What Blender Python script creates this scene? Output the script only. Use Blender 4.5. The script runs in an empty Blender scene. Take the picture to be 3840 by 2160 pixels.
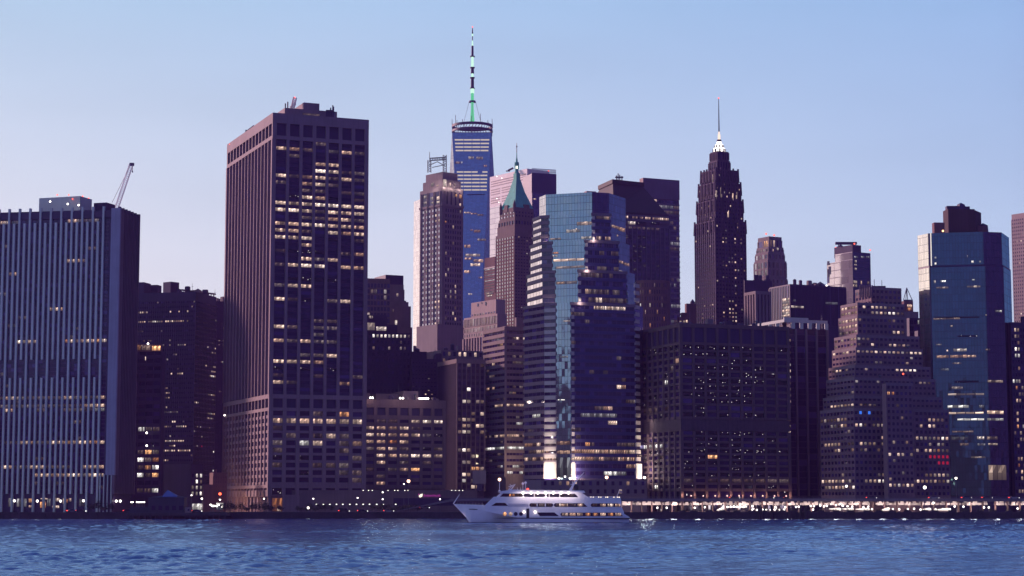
import bpy, math, random
from math import sin, cos, tan, atan, atan2, radians, pi, sqrt, floor
from mathutils import Vector
from mathutils.bvhtree import BVHTree
random.seed(11)
S = bpy.context.scene
# ------------------------------------------------------------------ camera
F = 7350.0; CU, CV = 1920.0, 1080.0; HZ = 1890.0; CAMH = 7.0
TH = atan((HZ - CV) / F); cT, sT = cos(TH), sin(TH)
cam = bpy.data.cameras.new('camera'); camo = bpy.data.objects.new('camera', cam)
S.collection.objects.link(camo)
cam.sensor_width = 36; cam.lens = 36 * F / 3840; cam.clip_start = 1; cam.clip_end = 20000
camo.location = (0, 0, CAMH); camo.rotation_euler = (pi / 2 + TH, 0, 0)
S.camera = camo
# ------------------------------------------------------------------ light
S.view_settings.view_transform = 'Standard'; S.view_settings.look = 'None'
S.view_settings.exposure = 0.0; S.cycles.sample_clamp_direct = 30.0; S.cycles.sample_clamp_indirect = 2.0; S.view_settings.gamma = 1.0
WEST = Vector((-0.88, 0.47, 0)).normalized()
W = bpy.data.worlds.new('World'); S.world = W; W.use_nodes = True
nt = W.node_tree; nt.nodes.clear()
def N(t, **k):
    n = nt.nodes.new(t)
    for a, b in k.items(): setattr(n, a, b)
    return n
def ramp(stops):
    r = N('ShaderNodeValToRGB'); e = r.color_ramp.elements
    while len(e) < len(stops): e.new(0.5)
    for i, (p, c) in enumerate(stops): e[i].position = p; e[i].color = (*c, 1)
    return r
tc = N('ShaderNodeTexCoord')
dot = N('ShaderNodeVectorMath', operation='DOT_PRODUCT'); dot.inputs[1].default_value = WEST
nt.links.new(tc.outputs['Generated'], dot.inputs[0])
half = N('ShaderNodeMath', operation='MULTIPLY_ADD'); half.inputs[1].default_value = .5; half.inputs[2].default_value = .5
nt.links.new(dot.outputs['Value'], half.inputs[0])
hor = ramp([(0, (.042, .027, .105)), (.3, (.062, .050, .175)), (.5, (.16, .155, .37)), (.618, (.58, .64, .79)), (.838, (.90, .80, .83)), (.93, (1.1, .88, .84)), (1, (1.4, 1.12, 1.0))])
mid = ramp([(0, (.036, .037, .165)), (.3, (.056, .078, .29)), (.5, (.115, .185, .47)), (.618, (.30, .485, .77)), (.838, (.45, .62, .80)), (1, (.70, .68, .80))])
zen = ramp([(0, (.052, .08, .285)), (1, (.135, .25, .60))])
for r in (hor, mid, zen): nt.links.new(half.outputs[0], r.inputs[0])
sep = N('ShaderNodeSeparateXYZ'); nt.links.new(tc.outputs['Generated'], sep.inputs[0])
m1 = N('ShaderNodeMapRange'); m1.inputs[1].default_value = .045; m1.inputs[2].default_value = .25
m2 = N('ShaderNodeMapRange'); m2.inputs[1].default_value = .25; m2.inputs[2].default_value = .9
nt.links.new(sep.outputs[2], m1.inputs[0]); nt.links.new(sep.outputs[2], m2.inputs[0])
x1 = N('ShaderNodeMix', data_type='RGBA'); x2 = N('ShaderNodeMix', data_type='RGBA')
nt.links.new(m1.outputs[0], x1.inputs[0]); nt.links.new(hor.outputs[0], x1.inputs[6]); nt.links.new(mid.outputs[0], x1.inputs[7])
nt.links.new(m2.outputs[0], x2.inputs[0]); nt.links.new(x1.outputs[2], x2.inputs[6]); nt.links.new(zen.outputs[0], x2.inputs[7])
cl = N('ShaderNodeTexNoise'); cl.inputs['Scale'].default_value = 5; cl.inputs['Detail'].default_value = 4
mp = N('ShaderNodeMapping'); mp.inputs['Scale'].default_value = (1, 1, 5)
nt.links.new(tc.outputs['Generated'], mp.inputs[0]); nt.links.new(mp.outputs[0], cl.inputs[0])
cr = N('ShaderNodeMapRange'); cr.inputs[1].default_value = .3; cr.inputs[2].default_value = .7; cr.inputs[3].default_value = .97; cr.inputs[4].default_value = 1.03
nt.links.new(cl.outputs[0], cr.inputs[0])
vm = N('ShaderNodeVectorMath', operation='SCALE'); nt.links.new(x2.outputs[2], vm.inputs[0]); nt.links.new(cr.outputs[0], vm.inputs[3])
SUN_EL = radians(15); SUN_AZ = atan2(-0.83, 0.56)          # compass-like angle from +Y towards +X
sky = N('ShaderNodeTexSky', sky_type='NISHITA'); sky.sun_disc = False
sky.sun_elevation = SUN_EL; sky.sun_rotation = SUN_AZ
bg1 = N('ShaderNodeBackground'); bg1.inputs[1].default_value = 1.09; nt.links.new(vm.outputs[0], bg1.inputs[0])
bg2 = N('ShaderNodeBackground'); bg2.inputs[1].default_value = 0.004; nt.links.new(sky.outputs[0], bg2.inputs[0])
ad = N('ShaderNodeAddShader'); nt.links.new(bg1.outputs[0], ad.inputs[0]); nt.links.new(bg2.outputs[0], ad.inputs[1])
wo = N('ShaderNodeOutputWorld'); nt.links.new(ad.outputs[0], wo.inputs[0])
sl = bpy.data.lights.new('sun', 'SUN'); sl.energy = 4.6; sl.angle = radians(8); sl.color = (1.0, .62, .60)
so = bpy.data.objects.new('sun', sl); S.collection.objects.link(so)
sd_ = Vector((sin(SUN_AZ) * cos(SUN_EL), cos(SUN_AZ) * cos(SUN_EL), sin(SUN_EL)))
so.rotation_euler = (-sd_).to_track_quat('-Z', 'Y').to_euler(); so.location = (-400, 300, 500)

# ------------------------------------------------------------------ photo geometry
def P(u, v, Y):
    dx = (u - CU) / F; dy = -(v - CV) / F
    ry = cT - dy * sT; rz = sT + dy * cT
    t = Y / ry
    return Vector((dx * t, Y, CAMH + rz * t))
def zat(v, Y): return P(CU, v, Y).z
def proj(p):
    zc = p[1] * cT + (p[2] - CAMH) * sT
    return CU + F * p[0] / zc, CV - F * (-p[1] * sT + (p[2] - CAMH) * cT) / zc
def reach(C, e, u, z):
    """distance along plan direction e from C where the projection reaches photo column u"""
    k = (z - CAMH) * sT; du = u - CU
    return (du * (C[1] * cT + k) - F * C[0]) / (F * e[0] - du * e[1] * cT)

# ------------------------------------------------------------------ materials
MATS = {}
class NT:
    def __init__(s, name):
        s.m = bpy.data.materials.new(name); s.m.use_nodes = True; s.t = s.m.node_tree; s.t.nodes.clear()
        s.out = s.t.nodes.new('ShaderNodeOutputMaterial')
    def n(s, t, ins=None, **k):
        x = s.t.nodes.new(t)
        for a, b in k.items(): setattr(x, a, b)
        for a, b in (ins or {}).items():
            if hasattr(b, 'is_output'): s.t.links.new(b, x.inputs[a])
            else: x.inputs[a].default_value = b
        return x
    def math(s, op, a, b=0.0, c=None):
        i = {0: a, 1: b}
        if c is not None: i[2] = c
        return s.n('ShaderNodeMath', i, operation=op).outputs[0]
    def mix(s, f, a, b):
        return s.n('ShaderNodeMix', {0: f, 6: a, 7: b}, data_type='RGBA').outputs[2]
    def end(s, sh): s.t.links.new(sh, s.out.inputs[0]); return s.m
def c4(c): return (c[0], c[1], c[2], 1)
def stone(name, col, rough=.85, var=.25, scale=.12, bump=0, metal=0.0, streak=.5):
    if name in MATS: return MATS[name]
    k = NT(name); g = k.n('ShaderNodeTexCoord').outputs['Object']
    n1 = k.n('ShaderNodeTexNoise', {'Vector': g, 'Scale': scale, 'Detail': 6.0}).outputs[0]
    mpn = k.n('ShaderNodeMapping', {0: g, 'Scale': (1.4, 1.4, .03)}).outputs[0]
    n2 = k.n('ShaderNodeTexNoise', {'Vector': mpn, 'Scale': 1.0, 'Detail': 3.0}).outputs[0]
    f = k.math('MULTIPLY_ADD', n2, streak, k.math('MULTIPLY', n1, 1 - streak))
    f = k.n('ShaderNodeMapRange', {0: f, 1: .3, 2: .7}).outputs[0]
    a = tuple(x * (1 - var) for x in col); b = tuple(min(1, x * (1 + var)) for x in col)
    cc = k.mix(f, c4(a), c4(b))
    p = k.n('ShaderNodeBsdfPrincipled', {'Base Color': cc, 'Roughness': rough, 'Metallic': metal})
    MATS[name] = k.end(p.outputs[0]); return MATS[name]
def schlick(k, r0, nrm=None):
    lw = k.n('ShaderNodeLayerWeight', {'Blend': .5})
    if nrm is not None: k.t.links.new(nrm, lw.inputs['Normal'])
    f5 = k.math('POWER', lw.outputs['Facing'], 3.2)
    return k.math('MULTIPLY_ADD', f5, 1 - r0, r0)
def glass(name, base, r0, tint=(.85, .9, 1), rough=.06):
    """window panes: dark room behind, sky mirrored; each pane a little different"""
    if name in MATS: return MATS[name]
    k = NT(name); rn = k.n('ShaderNodeAttribute', attribute_name='rnd').outputs['Fac']
    bl = k.n('ShaderNodeMapRange', {0: rn, 1: .72, 2: 1.0, 3: 0.0, 4: 1.0}).outputs[0]
    cc = k.mix(bl, c4(base), c4(tuple(x * 3 + .02 for x in base)))
    gl = k.n('ShaderNodeBsdfGlossy', {'Color': c4(tint), 'Roughness': rough})
    df = k.n('ShaderNodeBsdfDiffuse', {'Color': cc})
    f = k.math('MULTIPLY', schlick(k, r0), k.math('MULTIPLY_ADD', rn, .35, .75))
    mx = k.n('ShaderNodeMixShader', {0: f, 1: df.outputs[0], 2: gl.outputs[0]})
    MATS[name] = k.end(mx.outputs[0]); return MATS[name]
def curtain(name, base, r0, tint, cw=1.5, ch=3.9, lw=.12, lcol=(.02, .02, .03), tilt=.012, rough=.05, band=0.0):
    """curtain wall laid out in metres over the UV: mullion grid, every pane tilted a hair"""
    if name in MATS: return MATS[name]
    k = NT(name); uv = k.n('ShaderNodeUVMap').outputs[0]
    s = k.n('ShaderNodeSeparateXYZ', {0: uv}); u = k.math('DIVIDE', s.outputs[0], cw); v = k.math('DIVIDE', s.outputs[1], ch)
    fu = k.math('FRACT', u); fv = k.math('FRACT', v)
    ln = k.math('MAXIMUM', k.math('LESS_THAN', fu, lw / cw), k.math('LESS_THAN', fv, lw * 1.3 / ch))
    cell = k.n('ShaderNodeCombineXYZ', {0: k.math('FLOOR', u), 1: k.math('FLOOR', v)}).outputs[0]
    wn = k.n('ShaderNodeTexWhiteNoise', {0: cell}, noise_dimensions='3D')
    off = k.n('ShaderNodeVectorMath', {0: wn.outputs['Color'], 1: (-.5, -.5, -.5)}, operation='ADD').outputs[0]
    big = k.n('ShaderNodeTexNoise', {'Vector': k.n('ShaderNodeTexCoord').outputs['Object'], 'Scale': .06, 'Detail': 3.0})
    off2 = k.n('ShaderNodeVectorMath', {0: big.outputs['Color'], 1: (-.5, -.5, -.5)}, operation='ADD').outputs[0]
    off = k.n('ShaderNodeVectorMath', {0: off, 3: tilt * 2}, operation='SCALE').outputs[0]
    off2 = k.n('ShaderNodeVectorMath', {0: off2, 3: tilt * 5}, operation='SCALE').outputs[0]
    nn = k.n('ShaderNodeNewGeometry').outputs['Normal']
    nn = k.n('ShaderNodeVectorMath', {0: nn, 1: off}, operation='ADD').outputs[0]
    nn = k.n('ShaderNodeVectorMath', {0: nn, 1: off2}, operation='ADD').outputs[0]
    nn = k.n('ShaderNodeVectorMath', {0: nn}, operation='NORMALIZE').outputs[0]
    gl = k.n('ShaderNodeBsdfGlossy', {'Color': c4(tint), 'Roughness': rough, 'Normal': nn})
    df = k.n('ShaderNodeBsdfDiffuse', {'Color': k.mix(ln, c4(base), c4(lcol))})
    f = schlick(k, r0)
    if band:
        bd = k.math('LESS_THAN', fv, band)
        f = k.math('MULTIPLY', f, k.math('MULTIPLY_ADD', bd, -.45, 1.0))
    f = k.math('MULTIPLY', f, k.math('MULTIPLY_ADD', ln, -.7, 1.0))
    f = k.math('MULTIPLY', f, k.math('MULTIPLY_ADD', wn.outputs['Value'], .25, .8))
    mx = k.n('ShaderNodeMixShader', {0: f, 1: df.outputs[0], 2: gl.outputs[0]})
    MATS[name] = k.end(mx.outputs[0]); return MATS[name]
def lit(name, cA, cB, power, ndiv=4, stroke=1.6, low=.55):
    """a lit room behind glass: mullions, ceiling lamps in the upper half, blinds and desks lower down"""
    if name in MATS: return MATS[name]
    k = NT(name); uv = k.n('ShaderNodeUVMap').outputs[0]; s = k.n('ShaderNodeSeparateXYZ', {0: uv})
    rn = k.n('ShaderNodeAttribute', attribute_name='rnd').outputs['Fac']
    u, v = s.outputs[0], s.outputs[1]
    u4 = k.math('MULTIPLY', u, float(ndiv)); fu = k.math('FRACT', u4)
    cell = k.n('ShaderNodeCombineXYZ', {0: k.math('FLOOR', u4), 1: k.math('MULTIPLY', rn, 97.0)}).outputs[0]
    wn = k.n('ShaderNodeTexWhiteNoise', {0: cell}, noise_dimensions='3D').outputs['Value']
    base = k.math('MULTIPLY_ADD', k.math('POWER', wn, 1.6), 1.0, .16)
    mul = k.math('GREATER_THAN', fu, .09) if ndiv > 1 else 1.0
    st = k.math('LESS_THAN', k.math('FRACT', k.math('ADD', k.math('MULTIPLY', u, ndiv * .5), k.math('MULTIPLY_ADD', v, -.8, rn))), .4)
    top = k.math('GREATER_THAN', v, .5)
    st = k.math('MULTIPLY', k.math('MULTIPLY', st, top), stroke)
    lo = k.n('ShaderNodeMapRange', {0: v, 1: .0, 2: .55, 3: low, 4: 1.0}).outputs[0]
    val = k.math('MULTIPLY', k.math('ADD', k.math('MULTIPLY', base, lo), k.math('MULTIPLY', st, wn)), mul)
    val = k.math('MULTIPLY', val, k.math('MULTIPLY_ADD', rn, 1.2, .35))
    cc = k.mix(rn, c4(cA), c4(cB))
    em = k.n('ShaderNodeEmission', {0: cc, 1: k.math('MULTIPLY', val, power)})
    gl = k.n('ShaderNodeBsdfGlossy', {'Color': (.6, .65, .8, 1), 'Roughness': .08})
    mx = k.n('ShaderNodeMixShader', {0: .12, 1: em.outputs[0], 2: gl.outputs[0]})
    MATS[name] = k.end(mx.outputs[0]); return MATS[name]
def pins(name, col, power):
    """dark office floor with a few small ceiling lamps left on"""
    if name in MATS: return MATS[name]
    k = NT(name); uv = k.n('ShaderNodeUVMap').outputs[0]; s = k.n('ShaderNodeSeparateXYZ', {0: uv})
    rn = k.n('ShaderNodeAttribute', attribute_name='rnd').outputs['Fac']
    p = k.n('ShaderNodeCombineXYZ', {0: k.math('MULTIPLY', s.outputs[0], 4.0), 1: k.math('MULTIPLY', s.outputs[1], 2.0), 2: k.math('MULTIPLY', rn, 53.0)}).outputs[0]
    vo = k.n('ShaderNodeTexVoronoi', {0: p, 'Scale': 1.0, 'Randomness': 1.0})
    on = k.math('MULTIPLY', k.math('LESS_THAN', vo.outputs['Distance'], .125), k.math('GREATER_THAN', k.n('ShaderNodeSeparateXYZ', {0: vo.outputs['Color']}).outputs[0], .35))
    em = k.n('ShaderNodeEmission', {0: c4(col), 1: k.math('MULTIPLY', on, power)})
    gl = k.n('ShaderNodeBsdfGlossy', {'Color': (.5, .5, .7, 1), 'Roughness': .1})
    df = k.n('ShaderNodeBsdfDiffuse', {0: (.01, .008, .015, 1)})
    mx = k.n('ShaderNodeMixShader', {0: schlick(k, .07), 1: df.outputs[0], 2: gl.outputs[0]})
    ad = k.n('ShaderNodeAddShader', {0: mx.outputs[0], 1: em.outputs[0]})
    MATS[name] = k.end(ad.outputs[0]); return MATS[name]
def emit(name, col, power):
    if name in MATS: return MATS[name]
    k = NT(name); em = k.n('ShaderNodeEmission', {0: c4(col), 1: power})
    MATS[name] = k.end(em.outputs[0]); return MATS[name]

G_DARK = glass('window_glass_dark', (.024, .012, .066), .05)
G_MID = glass('window_glass_mid', (.026, .014, .080), .11)
G_REF = glass('window_glass_mirror', (.03, .03, .045), .36, (.92, .92, .98))
G_PALE = glass('window_glass_pale', (.06, .055, .08), .45, (.88, .88, 1))
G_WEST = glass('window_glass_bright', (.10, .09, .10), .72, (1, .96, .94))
LITM = {
    'w': lit('lit_room_warm', (1.0, .52, .33), (1.0, .72, .56), .64),
    'b': lit('lit_room_bright', (1.0, .66, .48), (1.0, .80, .68), .95),
    'd': lit('lit_room_dim', (1.0, .55, .42), (.95, .75, .70), .10),
    'c': lit('lit_room_cool', (.90, .88, .82), (1.0, .93, .88), 1.05),
    'C': lit('lit_room_cool_dim', (.75, .80, .88), (.9, .82, .84), .26),
    'o': lit('lit_room_orange', (1.0, .34, .12), (1.0, .50, .22), .8),
    'D': lit('lit_room_behind_glass', (1.0, .66, .50), (1.0, .84, .74), .42),
    'r': emit('red_lit_room', (1.0, .03, .10), .35),
    'u': emit('blue_lit_room', (.05, .22, 1.0), .9),
    'p': pins('ceiling_pin_lights', (1.0, .90, .86), 1.9),
    's': lit('lit_small_warm', (1.0, .58, .40), (1.0, .76, .62), .82, ndiv=1, stroke=.8),
    'm': lit('lit_small_dim', (1.0, .60, .44), (.9, .8, .76), .28, ndiv=1, stroke=.6),
    'B': lit('lit_small_bright', (1.0, .80, .66), (1.0, .92, .86), 1.3, ndiv=1, stroke=.8),
}
LITNAME = {'w': 'window with warm light on', 'b': 'brightly lit window', 'd': 'dimly lit window', 'c': 'window lit in cool white', 'C': 'faintly lit window', 'D': 'strip of lit windows behind glass', 'o': 'orange lit window', 'r': 'red lit window', 'u': 'blue lit window', 'p': 'dark window with pinpoint ceiling lights', 's': 'lit window', 'm': 'dimly lit window', 'B': 'brightly lit window'}

# ------------------------------------------------------------------ mesh building
C = S.collection
OCC_V, OCC_F = [], []
class MB:
    def __init__(s): s.v = []; s.f = []; s.uv = []; s.rnd = []; s.mi = []; s.sm = []
    def face(s, pts, uv=None, rnd=0.0, mi=0, smooth=False):
        b = len(s.v); s.v.extend(tuple(p) for p in pts); n = len(pts)
        s.f.append(tuple(range(b, b + n))); s.uv.append(uv or [(0, 0), (1, 0), (1, 1), (0, 1)][:n] + [(0, 0)] * max(0, n - 4)); s.rnd.append(rnd); s.mi.append(mi); s.sm.append(smooth)
    def hexa(s, b4, t4, mi=0, skip=()):
        """b4, t4: bottom and top corners, counter-clockwise from above"""
        q = {'bottom': [b4[3], b4[2], b4[1], b4[0]], 'top': t4}
        for i in range(4): q[i] = [b4[i], b4[(i + 1) % 4], t4[(i + 1) % 4], t4[i]]
        for kk, f in q.items():
            if kk not in skip:
                if isinstance(kk, int):
                    w = (Vector(f[1]) - Vector(f[0])).length; h = f[3][2] - f[0][2]
                    s.face(f, [(0, 0), (w, 0), (w, h), (0, h)], mi=mi)
                else: s.face(f, mi=mi)
    def prism(s, poly, z0, z1, mi=0, top=True, bottom=False, ptop=None):
        pt = ptop or poly; n = len(poly)
        for i in range(n):
            j = (i + 1) % n; a, b = poly[i], poly[j]; c, d = pt[j], pt[i]
            w = sqrt((b[0] - a[0]) ** 2 + (b[1] - a[1]) ** 2)
            s.face([(a[0], a[1], z0), (b[0], b[1], z0), (c[0], c[1], z1), (d[0], d[1], z1)], [(0, z0), (w, z0), (w, z1), (0, z1)], mi=mi)
        if top: s.face([(p[0], p[1], z1) for p in pt], [(p[0], p[1]) for p in pt], mi=mi)
        if bottom: s.face([(p[0], p[1], z0) for p in reversed(poly)], [(p[0], p[1]) for p in reversed(poly)], mi=mi)
    def box(s, x0, x1, y0, y1, z0, z1, mi=0): s.prism([(x0, y0), (x1, y0), (x1, y1), (x0, y1)], z0, z1, mi, True, True)
    def tube(s, a, b, r0, r1=None, n=6, mi=0, cap=True):
        a, b = Vector(a), Vector(b); r1 = r0 if r1 is None else r1
        d = (b - a).normalized(); x = d.cross(Vector((0, 0, 1)) if abs(d.z) < .9 else Vector((1, 0, 0))).normalized(); y = d.cross(x)
        A = [a + (x * cos(2 * pi * i / n) + y * sin(2 * pi * i / n)) * r0 for i in range(n)]
        B = [b + (x * cos(2 * pi * i / n) + y * sin(2 * pi * i / n)) * r1 for i in range(n)]
        for i in range(n): j = (i + 1) % n; s.face([A[i], A[j], B[j], B[i]], mi=mi, smooth=n > 7)
        if cap: s.face(list(reversed(A)), mi=mi); s.face(B, mi=mi)
    def lathe(s, c, prof, n=12, mi=0, smooth=True, rot=0.0):
        for (r0, z0), (r1, z1) in zip(prof, prof[1:]):
            for i in range(n):
                a, b = rot + 2 * pi * i / n, rot + 2 * pi * (i + 1) / n
                f = [(c[0] + r0 * cos(a), c[1] + r0 * sin(a), z0), (c[0] + r0 * cos(b), c[1] + r0 * sin(b), z0), (c[0] + r1 * cos(b), c[1] + r1 * sin(b), z1), (c[0] + r1 * cos(a), c[1] + r1 * sin(a), z1)]
                if r1 < 1e-4: f = f[:3]
                elif r0 < 1e-4: f = [f[0], f[2], f[3]]
                s.face(f, mi=mi, smooth=smooth)
    def ball(s, c, r, n=8, mi=0, sz=1.0):
        m = max(4, n // 2)
        s.lathe(c, [(r * sin(pi * i / m), c[2] - r * sz * cos(pi * i / m)) for i in range(m + 1)], n, mi)
    def build(s, name, mats, parent=None, occ=False):
        if not isinstance(mats, (list, tuple)): mats = [mats]
        me = bpy.data.meshes.new(name); o = bpy.data.objects.new(name, me); C.objects.link(o)
        off = Vector((0, 0, 0))
        if parent is not None:
            o.parent = parent; q = parent
            while q is not None: off += q.location; q = q.parent
        ox, oy, oz = off
        me.from_pydata([(x - ox, y - oy, z - oz) for x, y, z in s.v], [], s.f)
        for m in mats: me.materials.append(m)
        if len(mats) > 1: me.polygons.foreach_set('material_index', s.mi)
        uvl = me.uv_layers.new(name='UVMap'); fl = []
        for f, u in zip(s.f, s.uv):
            for i in range(len(f)): fl.extend(u[i])
        uvl.data.foreach_set('uv', fl)
        if any(s.rnd): a = me.attributes.new('rnd', 'FLOAT', 'FACE'); a.data.foreach_set('value', s.rnd)
        if any(s.sm): me.polygons.foreach_set('use_smooth', s.sm)
        if occ:
            b = len(OCC_V); OCC_V.extend(s.v); OCC_F.extend(tuple(i + b for i in f) for f in s.f)
        me.update(); return o
def props(o, label=None, cat=None, group=None, kind=None):
    if label: o['label'] = label
    if cat: o['category'] = cat
    if group: o['group'] = group
    if kind: o['kind'] = kind
    return o
def empty(name, loc, label=None, cat=None, group=None):
    o = bpy.data.objects.new(name, None); C.objects.link(o); o.location = loc; o.empty_display_size = 2
    return props(o, label, cat, group)
def copy_tree(o, loc, rz=None, label=None, parent=None):
    c = o.copy(); C.objects.link(c)
    if parent is None:
        c.location = loc
        if rz is not None: c.rotation_euler = (0, 0, rz)
        if label: c['label'] = label
    else: c.parent = parent
    for ch in list(o.children): copy_tree(ch, None, parent=c)
    return c

GROUND = 3.0
BLD = []
class Bld:
    """one building: an Empty, a wall mesh and, at the end, its windows"""
    def __init__(s, name, label, wall, cat='building', group=None):
        s.name, s.label, s.cat, s.group, s.wm = name, label, cat, group, wall
        s.mb = MB(); s.root = None; s.win = []; s.parts = []; BLD.append(s); s.mats = [wall]
    def at(s, C0):
        if s.root is None: s.root = empty(s.name, (C0[0], C0[1], GROUND), s.label, s.cat, s.group)
    def mat(s, m):
        if m not in s.mats: s.mats.append(m)
        return s.mats.index(m)
    def part(s, name, mb, mats, parent=None, occ=True, label=None, kind=None):
        o = mb.build(name, mats, parent or s.root, occ); props(o, label, None, None, kind); return o
    def tier(s, uL, uC, uR, v, Y, phi, z0=None, mb=None, mi=0, top=True, lenL=None, vY=None):
        """box whose near upright edge stands at photo column uC, its right wall heading phi degrees away from the picture plane"""
        z1 = zat(v, Y); Cn = P(uC, v, Y); a = radians(phi)
        eR = Vector((cos(a), sin(a), 0)); eL = Vector((-sin(a), cos(a), 0))
        lR = reach(Cn, eR, uR, z1) if uR is not None else 30
        lL = lenL if lenL else reach(Cn, eL, uL, z1)
        if lL < 2 or lL > 140: lL = 22.0 if uC < 1920 else 4.0
        return s.boxt(Cn, eR, eL, lR, lL, GROUND if z0 is None else z0, z1, mb, mi, top)
    def boxt(s, Cn, eR, eL, lR, lL, z0, z1, mb=None, mi=0, top=True):
        s.at(Cn); c = Vector((Cn[0], Cn[1], 0))
        R = c + eR * lR; L = c + eL * lL; B = R + eL * lL
        (mb or s.mb).prism([c[:2], R[:2], B[:2], L[:2]], z0, z1, mi, top)
        return {'c': c, 'R': R, 'L': L, 'B': B, 'z0': z0, 'z1': z1, 'eR': eR, 'eL': eL, 'lR': lR, 'lL': lL, 'Y': c.y, 'faces': {'R': (c, R), 'L': (L, c)}}
    def poly(s, u0, v, Y, segs, z0=None, mb=None, mi=0, back=20, top=True):
        """polygon plan: start at photo column u0, then walls (angle, column reached) from left to right, closed behind"""
        z1 = zat(v, Y); p = P(u0, v, Y); p.z = 0; pts = [p]
        for ang, u in segs:
            e = Vector((cos(radians(ang)), sin(radians(ang)), 0)); pts.append(pts[-1] + e * reach(pts[-1], e, u, z1))
        far = max(q.y for q in pts) + back
        pl = list(pts)   # side walls run straight away from the river
        if pts[-1].y < far - 1: pl.append(Vector((pts[-1].x * far / pts[-1].y - 1.5, far, 0)))
        if pts[0].y < far - 1: pl.append(Vector((pts[0].x * far / pts[0].y + 1.5, far, 0)))
        s.at(pts[0]); z0 = GROUND if z0 is None else z0
        (mb or s.mb).prism([q[:2] for q in pl], z0, z1, mi, top)
        return {'pts': pts, 'z0': z0, 'z1': z1, 'Y': Y, 'faces': {i: (pts[i], pts[i + 1]) for i in range(len(pts) - 1)}}
    def fac(s, T, side, z_hi, z_lo, nb, nf, pw=.6, pd=.5, sh=1.2, sd=.25, rows=None, prob=0.0, lits='w', glass=G_DARK, mi=0, ext=None, inset=.06, alt=None, ends=True, mb=None, fill=None, winpart='window', srnd=None, prow=None, smi=None):
        """piers, spandrels and one pane per opening on a wall"""
        p, q = T['faces'][side] if isinstance(side, (str, int)) else side
        e = (q - p); Ln = e.length; e.normalize(); n = Vector((e.y, -e.x, 0)); mb = mb or s.mb
        fh = (z_hi - z_lo) / nf; cw = Ln / nb; Z = Vector((0, 0, 1))
        ext = (pd - .02 if pd > 0 else 0) if ext is None else ext
        def slab(x0, x1, za, zb, d, m=mi):
            a, b = p + e * x0, p + e * x1; o = n * d
            mb.hexa([a + o + Z * za, b + o + Z * za, b - n * .05 + Z * za, a - n * .05 + Z * za], [a + o + Z * zb, b + o + Z * zb, b - n * .05 + Z * zb, a - n * .05 + Z * zb], m, skip=(2,))
        if pw > 0:
            for i in range(nb + 1):
                if not ends and i in (0, nb): continue
                x = i * cw; x0, x1 = x - pw / 2, x + pw / 2
                if i == 0: x0, x1 = -ext, pw / 2
                if i == nb: x0, x1 = Ln - pw / 2, Ln + ext
                za, zb = z_lo, z_hi
                if alt and i % 2 == alt[0]: za, zb = alt[1], alt[2]
                slab(x0, x1, za, zb, pd)
        if sh > 0:
            for j in range(nf):
                z = z_hi - (j + 1) * fh
                slab(-(sd - .02) if sd > pd else 0, Ln + (sd - .02) if sd > pd else Ln, z, z + sh, sd, mi if smi is None else smi)
        rg = random.Random(hash((round(p.x), round(p.y), nb, nf)) & 0xffff) if srnd is None else random.Random(srnd)
        for j in range(nf):
            r = rows.get(j) if rows else None
            rp = prow.get(j, prob) if prow else prob
            zt = z_hi - j * fh - .02; zb = z_hi - (j + 1) * fh + sh
            for i in range(nb):
                x0 = i * cw + pw / 2; x1 = (i + 1) * cw - pw / 2
                if fill: m_ = (x1 - x0) * (1 - fill) / 2; x0 += m_; x1 -= m_
                ch = '.'
                if r: ch = r[min(len(r) - 1, int((i + .5) / nb * len(r)))]
                elif rg.random() < rp: ch = rg.choice(lits)
                if ch in 'wb' and rg.random() < .16: ch = rg.choice('ddow')
                if ch == '?': ch = rg.choice(lits) if rg.random() < .55 else '.'
                o = n * inset; a, b = p + e * x0 + o, p + e * x1 + o
                s.win.append(([a + Z * zb, b + Z * zb, b + Z * zt, a + Z * zt], LITM.get(ch, glass), ch, .03 + .97 * rg.random(), n))
    def band(s, T, side, za, zb, d, mi=0, ext=None, mb=None, x0=None, x1=None):
        p, q = T['faces'][side] if isinstance(side, (str, int)) else side
        e = (q - p); Ln = e.length; e.normalize(); n = Vector((e.y, -e.x, 0)); Z = Vector((0, 0, 1))
        ext = max(0, d - .02) if ext is None else ext
        a, b = p + e * (-ext if x0 is None else x0), p + e * (Ln + ext if x1 is None else x1); o = n * d
        (mb or s.mb).hexa([a + o + Z * za, b + o + Z * za, b - n * .05 + Z * za, a - n * .05 + Z * za], [a + o + Z * zb, b + o + Z * zb, b - n * .05 + Z * zb, a - n * .05 + Z * zb], mi)
    def lits(s, T, side, rects, off=.05, sub=None):
        """lit panes placed on a wall at photo rectangles (u0, v0, u1, v1, kind)"""
        p, q = T['faces'][side] if isinstance(side, (str, int)) else side
        e = (q - p).normalized(); n = Vector((e.y, -e.x, 0)); Z = Vector((0, 0, 1)); cp = Vector((0, 0, CAMH))
        def hit(u, v):
            d = P(u, v, 1000) - cp; t = (p - cp).dot(n) / d.dot(n); return cp + d * t
        for (u0, v0, u1, v1, ch) in rects:
            ch = {'d': 'D', 'm': 'D'}.get(ch, ch)
            A = hit(u0, v1); B = hit(u1, v0); Mc = hit(u0, v0)
            x0, x1 = (A - p).dot(e), (B - p).dot(e); za, zb = A.z, Mc.z
            a, b = p + e * x0 + n * off, p + e * x1 + n * off
            a.z = b.z = 0
            s.win.append(([a + Z * za, b + Z * za, b + Z * zb, a + Z * zb], LITM.get(ch, G_DARK), ch, random.uniform(.1, 1), n))
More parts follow.
